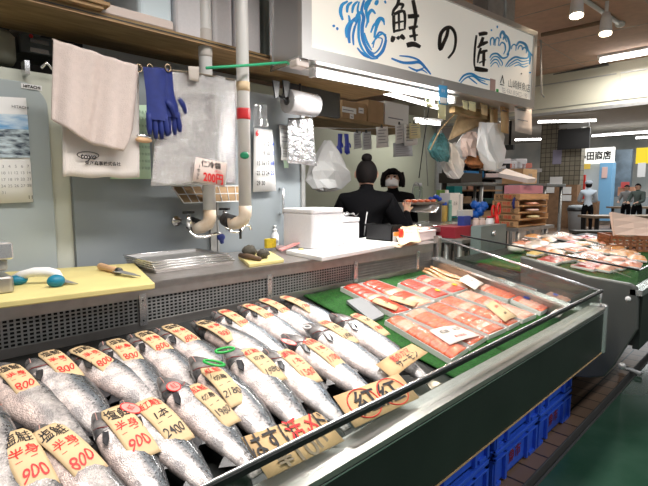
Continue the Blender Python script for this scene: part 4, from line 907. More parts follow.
m = MB(); m.box(.05, SL-.04, ZB+.05, ZT-.03, -.02, .0, facem, fr); m.build('face', t)
m = MB(); f_ = mat('sign_frame', (.55, .53, .51), .3, .6)
m.box(0, SL, ZB, ZB+.055, -.02, .012, f_, fr); m.box(0, SL, ZT-.035, ZT, -.02, .012, f_, fr); m.box(0, .055, ZB+.055, ZT-.035, -.02, .012, f_, fr); m.box(SL-.04, SL, ZB+.055, ZT-.035, -.02, .012, f_, fr); m.build('frame', t)
m = MB(); m.box(-.006, .0, ZB-.012, ZT, -.245, -.225, steelb, fr); m.box(-.006, .0, ZB-.012, ZB+.01, -.245, .0, steelb, fr); m.build('edge_strip', t)
m = MB()
for s in (.5, SL-.25): 
    m.tube([sg(s, ZT, -.1), sg(s, 2.9, -.1)], .012, steeld, 8)
m.build('hanger', t)
m = MB(); m.box(SL-.45, SL-.12, ZT, 2.9, -.22, -.1, steeld, fr); m.build('mounting_plate', t)
# letters: brush strokes traced on the plane of the face
inkb = mat('sign_ink', (.012, .011, .010), .3)
def sf(u, v, off=.0015): return onsign(u, v, off)
def bs(m, P, W, mt, off=.0012): m.stroke(P, W, lambda x, y, o: sf(x, y, off), mt)
def smooth(P, n=4):
    out = []
    for i in range(len(P)-1):
        p0, p1, p2, p3 = P[max(i-1, 0)], P[i], P[i+1], P[min(i+2, len(P)-1)]
        for k in range(n):
            t_ = k/n; out.append(tuple(.5*((2*p1[j])+(-p0[j]+p2[j])*t_+(2*p0[j]-5*p1[j]+4*p2[j]-p3[j])*t_*t_+(-p0[j]+3*p1[j]-3*p2[j]+p3[j])*t_**3) for j in range(2)))
    return out+[P[-1]]
def px4(P, ox, oy, s): return [(ox+x/s, oy+y/s) for x, y in P]
m = MB(); OX, OY, S6 = 360, 0, 6.08
def K(P, W, n=1):
    Q = px4(P, OX, OY, S6); Q = smooth(Q, 4) if len(Q) > 2 else [Q[0], tuple((a+b)/2 for a, b in zip(*Q)), Q[1]]
    L = len(Q); w = [1.35*W/S6*(.55+.45*math.sin(PI*min(1, .25+.75*i/(L-1)))) for i in range(L)]; bs(m, Q, w, inkb, .0012+.0001*random.random())
# 鮭 left radical
K([(236, -6), (228, 30), (205, 62), (196, 95)], 15); K([(225, 25), (262, 28), (250, 55)], 14); K([(205, 92), (207, 200)], 16); K([(205, 88), (268, 70), (272, 180)], 15); K([(236, 80), (238, 180)], 12); K([(212, 140), (268, 128)], 11); K([(208, 190), (268, 178)], 12)
K([(205, 220), (194, 256)], 22); K([(226, 222), (238, 240)], 17); K([(246, 214), (272, 238)], 22)
# 圭
K([(322, 0), (334, 60), (340, 110), (330, 180)], 18); K([(290, 100), (360, 96)], 22); K([(296, 172), (352, 160)], 17); K([(325, 175), (335, 250)], 16); K([(300, 222), (352, 212)], 13); K([(284, 276), (325, 268), (368, 286)], 24)
# の
K([(536, 172), (528, 215), (508, 262), (488, 300), (484, 255), (492, 205), (520, 172), (552, 168), (576, 200), (582, 250), (570, 310), (536, 354)], 17)
OX, OY, S6 = 455, 20, 5.4
# 匠
K([(128, 78), (160, 72), (176, 74)], 16); K([(116, 82), (108, 150), (104, 230), (110, 268)], 9); K([(106, 262), (140, 268), (178, 272)], 20); K([(152, 92), (138, 132), (122, 150)], 13); K([(130, 136), (178, 118)], 16); K([(140, 150), (128, 190), (122, 232)], 10); K([(136, 176), (176, 164)], 14); K([(156, 172), (154, 250)], 14); K([(130, 232), (168, 214)], 7)
m.build('brush_lettering', t)
# waves
WK = [1.12]
wb = mat('wave_blue', (.03, .30, .66), .3); wd = mat('wave_deep', (.03, .21, .56), .3)
m = MB()
def Wv(P, W, ox, oy, s, mt):
    Q = smooth(px4(P, ox, oy, s), 5); L = len(Q); w = [WK[0]*W/s*(.35+.65*math.sin(PI*min(1, .1+.85*i/(L-1)))) for i in range(L)]; bs(m, Q, w, mt, .0008+.0003*random.random())
# left great wave (pixels of a 608-wide view of 260..360 and 360..460)
g_ = (324, 0, 3.98)
for P, W, mt in [([(75, 80), (66, 50), (72, 20), (95, 5)], 13, wb), ([(92, 50), (95, 22), (112, 8)], 11, wb), ([(112, 52), (118, 22), (135, 5)], 10, wb), ([(102, 172), (98, 130), (108, 92), (130, 66)], 14, wd), ([(118, 180), (116, 140), (124, 104), (138, 74)], 9, wd),
                 ([(160, 0), (150, 40), (158, 70), (152, 110), (156, 160), (174, 196), (200, 222)], 13, wd), ([(140, 6), (134, 40), (142, 70), (138, 110), (140, 160), (156, 200), (184, 228)], 10, wb), ([(176, 4), (168, 44), (174, 80), (166, 110)], 10, wb), ([(125, 90), (135, 60), (150, 45)], 14, wb), ([(90, 150), (88, 118), (100, 92), (118, 84)], 10, wb), ([(210, 120), (206, 92), (220, 72), (236, 76), (240, 100)], 9, wb), ([(98, 60), (102, 84), (96, 104)], 9, wb), ([(190, 176), (210, 150), (232, 134), (248, 140)], 7, wb), ([(150, 206), (186, 232), (216, 232)], 6, wb), ([(165, 40), (172, 15), (190, -8)], 18, wb), ([(176, 90), (176, 60), (190, 40), (205, 55)], 12, wb), ([(200, 150), (208, 110), (225, 75), (240, 90)], 11, wb),
                 ([(186, 130), (198, 100), (212, 85)], 8, wb), ([(160, 178), (178, 212), (205, 226), (232, 200), (246, 150), (222, 128), (202, 160), (195, 190)], 8, wd), ([(176, 196), (200, 212), (222, 190), (232, 156), (214, 150)], 6, wd), ([(205, 235), (235, 205), (250, 160)], 7, wd),
                 ([(132, 190), (160, 220), (200, 235)], 8, wd), ([(178, 20), (184, -4)], 10, wb), ([(205, 20), (214, 0)], 14, wb), ([(160, 130), (170, 165), (190, 200)], 9, wb),
                 ([(38, 98), (40, 108)], 10, wd), ([(52, 108), (54, 120)], 9, wd), ([(242, 2), (246, 14)], 8, wb),
                 ([(268, 232), (310, 248), (345, 250), (380, 248), (404, 270), (425, 296)], 11, wd), ([(300, 222), (340, 226), (375, 238), (402, 262)], 7, wd), ([(336, 266), (370, 280), (400, 268)], 7, wd), ([(366, 286), (390, 278), (412, 292)], 5, wd)]:
    Wv(P, W, *g_, mt)
WK[0] = 1.35; g_ = (455, 20, 5.4); wl = mat('wave_light', (.08, .38, .72), .3)
for P, W, mt in [([(22, 332), (48, 300), (88, 290), (130, 310), (190, 324)], 9, wb), ([(30, 340), (60, 312), (98, 304), (140, 335), (178, 350)], 7, wb), ([(70, 306), (100, 330), (120, 346)], 6, wb), ([(90, 300), (130, 320), (165, 332)], 5, wb),
                 ([(192, 138), (192, 108), (202, 96), (210, 104), (208, 136)], 7, wl), ([(216, 140), (218, 108), (230, 96), (238, 106), (234, 140)], 7, wl), ([(246, 100), (246, 78), (258, 62), (268, 80), (286, 100), (296, 150), (280, 190)], 11, wl), ([(260, 108), (266, 90), (280, 120)], 7, wl), ([(240, 140), (252, 122), (268, 130), (272, 160), (262, 185)], 7, wl),
                 ([(188, 205), (200, 186), (228, 182), (255, 205), (280, 200), (292, 180)], 8, wl), ([(190, 222), (206, 200), (232, 200), (256, 232), (250, 250)], 6, wl), ([(190, 238), (208, 216), (230, 216), (246, 246)], 6, wl), ([(192, 252), (210, 232), (226, 232), (238, 256)], 5, wl),
                 ([(305, 158), (308, 140), (320, 132), (330, 142), (328, 166)], 6, wl), ([(332, 140), (346, 120), (372, 126), (386, 142), (398, 170), (424, 200)], 11, wl), ([(340, 160), (346, 142), (360, 140), (364, 164)], 6, wl), ([(366, 162), (372, 148), (386, 158), (384, 180)], 6, wl),
                 ([(272, 252), (292, 222), (325, 200), (358, 206), (392, 205), (398, 180)], 8, wl), ([(280, 254), (305, 230), (335, 214), (362, 224), (400, 218)], 6, wl), ([(292, 252), (318, 236), (340, 228), (362, 240), (398, 232)], 5, wl), ([(320, 250), (345, 242), (370, 254), (396, 246)], 5, wl), ([(395, 160), (405, 200), (402, 240)], 8, wl),
                 ([(196, 50), (198, 60)], 7, wl), ([(228, 30), (229, 44)], 7, wl), ([(405, 280), (405, 288)], 9, wl), ([(358, 286), (359, 294)], 6, inkb)]:
    Wv(P, W, *g_, mt)
m.build('wave_emblem', t)
m = MB()
A = sf(455+245/5.4, 20+338/5.4); B = sf(455+408/5.4, 20+372/5.4); 
p0 = sf(455+346/5.4, 20+356/5.4); m.text('山崎鮮魚店', p0, SD, (0, 0, 1), .062, mat('sign_grey', (.10, .10, .10), .5), .0015, wide=.95)
m.text('TEL･FAX (0154)22-1190', sf(455+322/5.4, 20+394/5.4), SD, (0, 0, 1), .045, mat('sign_grey2', (.35, .35, .35), .5), .0015, wide=.72)
p0 = sf(455+254/5.4, 20+325/5.4); 
for P in ([(-.02, -.02), (0, .03), (.02, -.02)], [(-.022, -.03), (.022, -.03)]): m.tube([p0+SD*x+V((0, 0, z))+SN*.002 for x, z in P], .003, inkb, 5)
m.build('small_lettering', t)
m = MB(); p = sf(455+202/5.4, 20+358/5.4); m.box(-.03, .03, -.045, .045, .001, .003, mat('sticker_grey', (.45, .30, .28), .5), frame(p, SD, (0, 0, 1), SN)); m.box(.045, .07, -.045, -.01, .001, .003, gr, frame(p, SD, (0, 0, 1), SN)); m.build('sticker', t)
# fluorescent tube below the sign
em = mat('tube_light', (1, .97, .93), .3, emit=12)
def lamp(name, A, B, r, label, box=True, power=None, grp='fluorescent tube lights'):
    A = V(A); B = V(B); t = thing(name, (A+B)/2, label, 'light', grp); m = MB(); m.tube([A, B], r, em, 10); m.build('tube', t)
    d = (B-A).normalized()
    if box:
        m = MB(); s = d.cross(V((0, 0, 1))).normalized(); fr_ = frame((A+B)/2+V((0, 0, r+.022)), d, s, V((0, 0, 1))); L = (B-A).length/2
        m.box(-L-.02, L+.02, -.035, .035, -.012, .018, white, fr_)
        for q in (-L-.01, L-.005): m.box(q, q+.015, -.02, .02, -.05, -.01, white, fr_)
        m.build('housing', t)
    if power:
        l = bpy.data.lights.new('tube', 'AREA'); l.shape = 'RECTANGLE'; l.size = (B-A).length; l.size_y = .04; l.energy = power; l.color = (1, .97, .93)
        o = bpy.data.objects.new('tube_glow', l); C.objects.link(o); zz = V((0, 0, 1)); y_ = zz.cross(d).normalized(); o.matrix_world = Matrix(((d.x, y_.x, 0, (A.x+B.x)/2), (d.y, y_.y, 0, (A.y+B.y)/2), (d.z, y_.z, 1, (A.z+B.z)/2-r-.012), (0, 0, 0, 1)))
    return t
A = onz(313, 73.5, 1.915); B = onz(452, 101, 1.915); lamp('tube_lamp', A, B, .011, 'bright tube lamp fixed under the white sign', True, 26)
m = MB(); m.rbox(-.02, .05, ZB-.035, ZB, -.06, .0, mat('lamp_end', (.72, .64, .60), .4), .01, fr); tag(m.build('lamp_bracket', None, at=sg(0, ZB-.02, -.1)), 'beige plastic end bracket at the left of the sign lamp', 'bracket')
# papers hanging from the sign
note([(514, 105), (532, 107), (531, 135), (515, 131)], 1.45, mat('pinkpaper', (.70, .62, .56), .7), 'beige memo sheet hanging under the right end of the sign', 2)
t = thing('amulet_card', ony(443, 92, 1.47), 'blue and white card hanging from the sign edge', 'card'); m = MB(); paper(m, [(438.5, 85), (447, 86), (447.5, 105), (439, 104)], 1.47, mat('card_blue', (.06, .35, .66), .5), .003, 0); m.build('card', t)
m = MB(); paper(m, [(440, 97), (446.6, 98), (446.8, 104), (440, 103)], 1.465, paperw, .001, 0)
m.text('御守', ony(443, 91, 1.466), (1, 0, 0), (0, 0, 1), .02, white); m.build('label', t); m = MB(); p = ony(442.5, 82, 1.47); m.tube([p+V((.008*math.cos(k*PI/6), 0, .014*math.sin(k*PI/6))) for k in range(12)], .0015, steel, 5, closed=True); m.build('hook', t)
for i, (u, v, w, h, mt) in enumerate([(468, 101, 8, 9, papery), (480, 102, 8, 12, tagm), (489, 105, 9, 20, tagm), (500, 106, 9, 26, tagb), (437, 101, 9, 17, papery), (425, 98, 9, 8, papery), (462, 100, 6, 8, papery)]):
    note([(u, v), (u+w, v+1.5), (u+w-1, v+h+2), (u+1, v+h)], 1.52+.03*(i % 3), mt, ['short yellow slip', 'tan slip', 'long tan slip', 'longest brown slip', 'yellow slip beside the blue card', 'small yellow slip left of the blue card', 'narrow yellow slip right of blue card'][i]+' pinned below the sign', 1)
m = MB(); a = ony(380, 98, 1.75); c = ony(515, 118, 1.75); m.box(ony(452, 110, 1.62).x, 3.35, 1.60, 1.64, 1.86, 1.90, wood); tag(m.build('wooden_rail', None, at=(3, 1.62, 1.88)), 'dark wooden rail under the right part of the sign', 'rail')
# ================================================================== CARTONS AND SLIPS BEHIND
def wbox(name, px, y, dep, mt, label, cat, grp=None, h=None, bev=.003, extra=None):
    """box whose front face spans pixels u0,v0..u1,v1 at depth y"""
    u0, v0, u1, v1 = px; um = (u0+u1)/2; a = ony(u0, (v0+v1)/2, y); c = ony(u1, (v0+v1)/2, y); zt = ony(um, v0, y).z; zb = ony(um, v1, y).z
    m = MB(); m.box(a.x, c.x, y, y+dep, zb, zt, mt)
    o = m.build(name, None, at=((a.x+c.x)/2, y+dep/2, zb), bevel=bev); tag(o, label, cat, grp)
    return o, a.x, c.x, zb, zt
YC = 3.0
m = MB(); a = ony(312, 127, YC-.05); c = ony(414, 127, YC-.05); z1 = ony(365, 121, YC-.05).z; m.box(a.x-.1, c.x, YC-.05, YC+.4, z1-.035, z1, wood); tag(m.build('wooden_shelf', None, at=((a.x+c.x)/2, YC+.1, z1)), 'wooden shelf holding cartons above the hanging slips', 'shelf')
def carton(u0, u1, vt, label, mt=card, lab=None, dy=0, grp='cartons on the wooden shelf'):
    a = ony(u0, 110, YC+dy); c = ony(u1, 110, YC+dy); zt = ony((u0+u1)/2, vt, YC+dy).z; t = thing('carton', ((a.x+c.x)/2, YC+.15, z1), label, 'carton', grp)
    m = MB(); m.box(a.x+.003, c.x-.003, YC+dy, YC+dy+.3, z1, zt, mt); m.build('box_body', t, bevel=.004)
    m = MB(); xm = (a.x+c.x)/2; m.box(xm-.02, xm+.02, YC+dy-.001, YC+dy+.3, zt, zt+.001, tagm); m.build('tape', t)
    if lab:
        m = MB(); w = c.x-a.x
        for (x, zz, ww, hh) in lab: m.box(a.x+w*x, a.x+w*(x+ww), YC+dy-.003, YC+dy-.001, z1+(zt-z1)*zz, z1+(zt-z1)*(zz+hh), paperw); m.box(a.x+w*(x+.03), a.x+w*(x+ww*.8), YC+dy-.004, YC+dy-.003, z1+(zt-z1)*(zz+hh*.4), z1+(zt-z1)*(zz+hh*.55), M['grey_ink'])
        m.build('label', t)
carton(342, 367, 102, 'brown carton with white labels beneath the sign lamp', card, [(.0, .35, .55, .3), (.65, .45, .2, .3), (.3, .02, .15, .3)])
carton(368, 384, 101, 'plain brown carton next to the white printed carton')
carton(385, 409, 103, 'white printed carton at right end of the wooden shelf', paperw, [(.1, .2, .8, .3)])
m = MB(); a = ony(321, 110, YC); c = ony(341, 110, YC)
for k in range(9): m.box(a.x+random.uniform(0, .02), c.x-random.uniform(0, .02), YC+random.uniform(0, .02), YC+.3, z1+k*.013, z1+k*.013+.010, mat('dark_card', (.05, .04, .035), .8))
tag(m.build('folded_cartons', None, at=(a.x, YC, z1)), 'dark stack of folded cartons left of labelled carton', 'cartons')
YS = 2.75
line([ony(318, 128, YS), ony(365, 129, YS), ony(418, 126, YS)], .004, steel, 'thin rail line that the paper slips are clipped to')
def slip(u0, v0, u1, v1, mt, label, dy=0):
    note([(u0, v0), (u1, v0-.5), (u1+.3, v1-1), (u0+.3, v1)], YS-.02-dy, mt, label, 5, 'paper_slip', 'paper slips clipped to the rail', 'slip')
    m = MB(); p = ony((u0+u1)/2, v0-1, YS-.03-dy); m.prism([p+V((-.014, 0, -.015)), p+V((.014, 0, -.015)), p+V((.006, 0, .012)), p+V((-.006, 0, .012))], (0, .008, 0), black); tag(m.build('binder_clip', None, at=p), 'black clip holding the '+label, 'clip', 'black clips on the slip rail')
slip(353.5, 132, 361, 149, mat('greyp', (.45, .46, .48), .7), 'grey slip right of blue gloves'); slip(362, 132, 371, 150, M['greyp'], 'wider grey slip left of the hair bun'); slip(376, 127, 388, 148, paperw, 'lone white slip above the masked woman')
slip(393, 143, 412, 157, mat('greyp2', (.50, .52, .56), .6), 'large grey sheet beneath the white slips'); slip(395, 124, 404, 144, paperw, 'first white slip of the right bunch', .03); slip(404, 124, 417, 146, paperw, 'broad white slip of the right bunch', .05); slip(409, 123, 420, 139, papery, 'yellow slip on top of the right bunch', .08)
t = thing('rubber_gloves', ony(343, 135, 2.7), 'pair of bright blue rubber gloves hanging by the silver strip', 'gloves'); bg = mat('blue_glove', (.015, .03, .36), .45)
glove((340, 134), 2.7, .72, bg, t, -.01); glove((346, 134), 2.68, .72, bg, t, .012)
# crumpled white bag
def bag(name, px, y, label, mt=bagm, th=.12, cat='plastic bag', grp='plastic bags around the stall', parent=None, jit=.02, top=None):
    """hanging bag from a pixel outline: left and right edges listed by height"""
    m = MB(); rnd = random.Random(px[0][0]); n = len(px); NS = 14; vs = []
    for i, (ul, ur, v) in enumerate(px):
        a = ony(ul, v, y); c = ony(ur, v, y); w = (c.x-a.x)/2; xm = (a.x+c.x)/2; zz = (a.z+c.z)/2; d = min(th, w)*.8
        for j in range(NS):
            q = 2*PI*j/NS; k = 1+rnd.uniform(-1, 1)*.22; vs.append(V((xm+w*math.cos(q)*k, y+d*math.sin(q)*k+rnd.uniform(-jit, jit), zz+rnd.uniform(-jit, jit)*.5)))
    fs = [(i*NS+j, i*NS+(j+1) % NS, (i+1)*NS+(j+1) % NS, (i+1)*NS+j) for i in range(n-1) for j in range(NS)]+[tuple(range(NS)), tuple(range(n*NS-1, (n-1)*NS-1, -1))]
    m.add(vs, fs, mt, False)
    return tag(m.build(name, None, at=ony((px[0][0]+px[0][1])/2, px[0][2], y)), label, cat, grp)
wbag = clear('white_bag', (.95, .96, .95), .3, .25, diff=.75)
bag('plastic_bag', [(326, 330, 141), (320, 336, 152), (314, 342, 162), (310, 347, 172), (306, 345, 180), (312, 338, 188), (320, 330, 191)], 2.6, 'crumpled white plastic sack hanging left of the woman with bun', wbag, .10)
teal = mat('teal_net', (.10, .30, .32), .5, 0, .5, 60, bump=.6, bscale=90)
YB = 1.95
bag('net_bag', [(436, 440, 134), (432, 446, 142), (430, 448, 150), (433, 447, 157), (438, 444, 161)], YB, 'hanging bag of teal netting left of the white bags', teal, .06)
bag('plastic_bag', [(448, 452, 143), (443, 458, 152), (441, 461, 163), (446, 462, 172), (451, 458, 178)], YB+.05, 'white plastic bag hanging right of the teal net bag', wbag, .06)
bag('plastic_bag', [(468, 476, 128), (462, 484, 136), (458, 486, 148), (464, 488, 158), (470, 484, 166)], YB-.2, 'thin white plastic bag hanging in the middle of the bunch', bagm, .06)
bag('plastic_bag', [(484, 496, 124), (480, 500, 136), (480, 502, 150), (484, 500, 162), (488, 497, 170)], YB-.35, 'white plastic bag hanging nearest the beige memo sheet', wbag, .07)
bag('brown_bag', [(470, 474, 133), (464, 480, 140), (463, 481, 149), (465, 475, 157)], YB-.28, 'pinkish brown paper bag in front of white bags', mat('pinkbag', (.40, .30, .26), .6), .05)
bag('sponge_bag', [(468, 484, 157), (465, 488, 161), (468, 487, 165), (474, 484, 168)], YB-.28, 'brown sponge pads hanging at the bottom of bags', mat('brown_sponge', (.30, .11, .035), .9, 0, .4, 40, bump=.4), .05, 'sponges')
# tilted wooden tray above the bags
t = thing('tilted_basket', ony(462, 125, 1.8), 'tilted tan slatted tray hanging under the right of the sign', 'tray'); wz = mat('tan_basket', (.50, .36, .20), .7, 0, .2, 30)
q = [ony(458, 115, 1.78), ony(491, 106, 1.62), ony(488, 122, 1.62), ony(448, 141, 1.82)]
m = MB(); m.grid(lambda a, b: bil(q, a, b), 3, 3, wz, .01); m.build('tray_floor', t)
m = MB()
for i in range(4):
    a, c = q[i], q[(i+1) % 4]; m.prism([a, c, c+V((0, -.02, .012)), a+V((0, -.02, .012))], (.004, .004, .004), wz)
m.build('rim', t); m = MB()
for k in range(7):
    for j in range(4): p = bil(q, .18+k*.11, .2+j*.2); e = bil(q, .18+k*.11+.06, .2+j*.2); m.tube([p+V((0, -.006, 0)), e+V((0, -.006, 0))], .006, dark, 4)
m.build('slots', t)
line([ony(430, 150, 1.9), ony(440, 130, 1.85), ony(456, 112, 1.7), ony(466, 104, 1.6)], .006, wz, 'tan strap rising from the net bag to the sign')
# ================================================================== PEOPLE
skin = mat('skin', (.55, .32, .22), .5, sub=.2); hairm = mat('hair', (.010, .008, .008), .75, bump=.3, bscale=200, spec=.12); blk = mat('black_cloth', (.005, .005, .006), .95, bump=.2, bscale=120, spec=.08)
maskm = mat('mask_white', (.80, .80, .80), .7)
def person(base, face, hgt, top, bot, arms, label, hair='bun', mask=False, cap=None, hairc=hairm, lean=0, glovem=None, apron=None):
    """figure standing at base, looking along the angle face; arms = (left elbow, left hand, right elbow, right hand) in body space"""
    k = hgt/1.6; bx_, by_ = base[0], base[1]; c, s = math.cos(face), math.sin(face)
    def W(f, l, z): return V((bx_+(f*c-l*s)*k, by_+(f*s+l*c)*k, base[2]+z*k))    # f forward, l to its left
    J = {'pel': (0, 0, .90), 'wst': (.0+lean*.3, 0, 1.03), 'chs': (lean*.7, 0, 1.20), 'shc': (lean, 0, 1.315), 'nk': (lean+.0, 0, 1.37), 'nk2': (lean+.015, 0, 1.405), 'hd': (lean+.025, 0, 1.49), 'hd2': (lean+.02, 0, 1.545)}
    rad = {'pel': (.135, .10), 'wst': (.12, .085), 'chs': (.155, .11), 'shc': (.115, .08), 'nk': (.060, .062), 'nk2': (.047, .05), 'hd': (.070, .082), 'hd2': (.068, .078)}
    E_ = [('pel', 'wst'), ('wst', 'chs'), ('chs', 'shc'), ('shc', 'nk'), ('nk', 'nk2'), ('nk2', 'hd'), ('hd', 'hd2')]
    for sd, nm in ((1, 'L'), (-1, 'R')):
        el, ha = arms[(0 if sd == 1 else 2)], arms[(1 if sd == 1 else 3)]
        J['sh'+nm] = (lean-.005, sd*.155, 1.295); J['el'+nm] = el; m_ = tuple((a+b)/2 for a, b in zip(el, ha)); J['fa'+nm] = m_; J['wr'+nm] = ha
        rad['sh'+nm] = (.078, .078); rad['el'+nm] = (.060, .060); rad['fa'+nm] = (.052, .052); rad['wr'+nm] = (.026, .026)
        E_ += [('shc', 'sh'+nm), ('sh'+nm, 'el'+nm), ('el'+nm, 'fa'+nm), ('fa'+nm, 'wr'+nm)]
        J['hp'+nm] = (0, sd*.085, .84); J['kn'+nm] = (.02, sd*.095, .47); J['an'+nm] = (-.01, sd*.10, .09); J['to'+nm] = (.12, sd*.11, .04)
        rad['hp'+nm] = (.088, .088); rad['kn'+nm] = (.056, .056); rad['an'+nm] = (.042, .042); rad['to'+nm] = (.035, .035)
        E_ += [('pel', 'hp'+nm), ('hp'+nm, 'kn'+nm), ('kn'+nm, 'an'+nm), ('an'+nm, 'to'+nm)]
        # hand: palm + fingers
        v = (V(ha)-V(m_)).normalized(); sidev = v.cross(V((0, 0, 1))); sidev = sidev.normalized() if sidev.length > .1 else V((0, 1, 0)); dn_ = v.cross(sidev).normalized()
        pal = V(ha)+v*.05; J['pm'+nm] = tuple(pal); rad['pm'+nm] = (.030, .018); E_.append(('wr'+nm, 'pm'+nm))
        for fi, off in enumerate((-.027, -.009, .009, .027)):
            b0_ = pal+v*.032+sidev*off; b1 = b0_+v*(.032+.006*(fi in (1, 2)))+dn_*.008; b2 = b1+v*.018+dn_*.022
            for q_, P_ in enumerate((b0_, b1, b2)): J['f%s%d%d' % (nm, fi, q_)] = tuple(P_); rad['f%s%d%d' % (nm, fi, q_)] = (.0085, .0085)
            E_ += [('pm'+nm, 'f%s%d0' % (nm, fi)), ('f%s%d0' % (nm, fi), 'f%s%d1' % (nm, fi)), ('f%s%d1' % (nm, fi), 'f%s%d2' % (nm, fi))]
        b0_ = pal+sidev*.03*sd*-1-v*.01; b1 = b0_+v*.03+sidev*-.018*sd+dn_*.01
        J['t%s0' % nm] = tuple(b0_); J['t%s1' % nm] = tuple(b1); rad['t%s0' % nm] = (.011, .011); rad['t%s1' % nm] = (.009, .009); E_ += [('pm'+nm, 't%s0' % nm), ('t%s0' % nm, 't%s1' % nm)]
    ks = list(J); me = bpy.data.meshes.new('sk'); me.from_pydata([W(*J[q]) for q in ks], [(ks.index(a), ks.index(b)) for a, b in E_], [])
    o = bpy.data.objects.new('sk', me); C.objects.link(o); sk = o.modifiers.new('s', 'SKIN'); sk.use_smooth_shade = True
    if not me.skin_vertices: me.attributes.new('x', 'FLOAT', 'POINT')
    sv = me.skin_vertices[0].data
    for i, q in enumerate(ks): sv[i].radius = (rad[q][0]*k, rad[q][1]*k); sv[i].use_root = (q == 'pel')
    sb = o.modifiers.new('u', 'SUBSURF'); sb.levels = 2; sb.render_levels = 2
    dg = bpy.context.evaluated_depsgraph_get(); em_ = bpy.data.meshes.new_from_object(o.evaluated_get(dg)); bpy.data.objects.remove(o)
    for mt in (skin, top, bot, glovem or skin, black): em_.materials.append(mt)
    pts = {q: W(*J[q]) for q in ks}
    def cls(p):
        best = None
        for a, b in E_:
            A, B = pts[a], pts[b]; d = B-A; t_ = max(0, min(1, (p-A).dot(d)/max(1e-9, d.length_squared))); ds = (p-(A+d*t_)).length
            if best is None or ds < best[0]: best = (ds, a, b, t_)
        _, a, b, t_ = best
        if b[:2] == 'pm' or b[0] in 'ft' and b != 'to'+b[-1] and b[:2] != 'fa': return 3
        if (a, b) in (('nk2', 'hd'), ('hd', 'hd2')): return 0
        if b[:2] == 'to' : return 4
        if b[:2] in ('kn', 'an', 'hp') : return 2
        return 1
    for p in em_.polygons: p.material_index = cls(p.center); p.use_smooth = True
    body = bpy.data.objects.new('person', em_); C.objects.link(body); tag(body, label, 'person')
    HC = W(lean+.025, 0, 1.498); fwd = V((c, s, 0)); lf = V((-s, c, 0)); upv = V((0, 0, 1))
    def hf(f, l, z): return HC+(fwd*f+lf*l+upv*z)*k
    # face parts
    m = MB(); m.prism([hf(.080, -.010, -.012), hf(.080, .010, -.012), hf(.076, .006, .022), hf(.076, -.006, .022)], fwd*.016*k, skin)
    for q in (-1, 1): m.ball(hf(.0, q*.078, -.005), V((.018, .010, .028))*k, skin, 8, 6)
    m.build('face', body)
    m = MB()
    for q in (-1, 1): m.ball(hf(.074, q*.030, .018), V((.010, .014, .007))*k, hairm, 8, 5); m.tube([hf(.076, q*.016, .036), hf(.078, q*.032, .040), hf(.07, q*.046, .035)], .003*k, hairm, 5)
    m.build('eyes', body)
    if not mask: m = MB(); m.tube([hf(.078, -.022, -.045), hf(.083, 0, -.043), hf(.078, .022, -.045)], .004*k, gill, 5); m.build('mouth', body)
    else:
        m = MB(); m.grid(lambda a, b: hf(.080*math.cos((a-.5)*1.9)+.022*math.sin(PI*b)*math.cos((a-.5)*3), .078*math.sin((a-.5)*1.9), -.004-.070*b+.012*math.cos((a-.5)*6)*(1-b)), 14, 8, maskm, .002); m.build('mask', body)
    # hair: shell over the skull, open at the face
    m = MB(); NS, NR = 24, 12; vs = []
    for i in range(NR+1):
        a = PI*.76*i/NR
        for j in range(NS):
            q = 2*PI*j/NS; ff = math.cos(q)      # q=0 forward
            lim = 1 if ff < .1 else 1-.58*(min(1, (ff-.1)/.55))
            aa = a*lim; R1_ = .087; vs.append(hf(-.008+R1_*math.sin(aa)*math.cos(q)*1.05, R1_*.93*math.sin(aa)*math.sin(q), .005+.098*math.cos(aa)*1.03)+V((random.uniform(-1, 1), random.uniform(-1, 1), random.uniform(-1, 1)))*.0015)
    fs = [(i*NS+j, (i+1)*NS+j, (i+1)*NS+(j+1) % NS, i*NS+(j+1) % NS) for i in range(NR) for j in range(NS)]
    m.add(vs, fs, hairc, True)
    if hair == 'bun': m.ball(hf(-.03, 0, .115), V((.040, .040, .033))*k, hairc, 14, 9, bump=.05)
    if hair == 'bob':
        for q in range(-7, 8):
            an = PI+q*.24; R1_ = .092; m.tube([hf(R1_*math.cos(an)*.9, R1_*math.sin(an)*.9, .06), hf(R1_*math.cos(an)*1.05, R1_*math.sin(an)*1.08, -.01), hf(R1_*math.cos(an)*1.0, R1_*math.sin(an)*1.15, -.075+.012*math.sin(q*3))], [.022*k, .024*k, .016*k], hairc, 8)
        for q in (-1, 1): m.tube([hf(.06, q*.02, .088), hf(.055, q*.07, .05), hf(.03, q*.088, -.01), hf(.02, q*.088, -.06)], [.016*k, .02*k, .018*k, .01*k], hairc, 8)
    m.build('hair', body)
    if cap:
        m = MB(); m.lathe([(.103*k, 0), (.106*k, .03*k), (.095*k, .075*k), (.05*k, .10*k), (.004, .108*k)], hf(-.005, 0, .03), cap, 20); m.grid(lambda a, b: hf(.07+.09*b, (a-.5)*.14*(1-.3*b), .038-.01*b), 6, 3, cap, .004); m.build('cap', body)
    if apron:
        m = MB(); m.tube([W(lean-.135, .0, 1.22), W(lean-.14, .012, 1.14), W(lean-.13, .02, 1.05)], .0045*k, apron, 6); m.box(-.05, .05, -.006, .006, -.02, .02, apron, frame(W(lean-.115, 0, 1.0), lf, fwd, upv)); m.build('apron_tie', body)
    return body
p1 = ond(366.5, 190, 3.45); p2 = ond(393, 190, 4.6)
fa1 = math.atan2(p1.y, p1.x)+.05
W1 = person((p1.x, p1.y, -.0), fa1, 1.585, blk, blk, [(.10, .26, 1.06), (.26, .16, 1.02), (.05, -.31, 1.03), (.22, -.33, 1.20)], 'person in black sweatshirt with hair in a bun, back turned, one hand raised', 'bun', apron=mat('strap_white', (.6, .6, .6), .6))
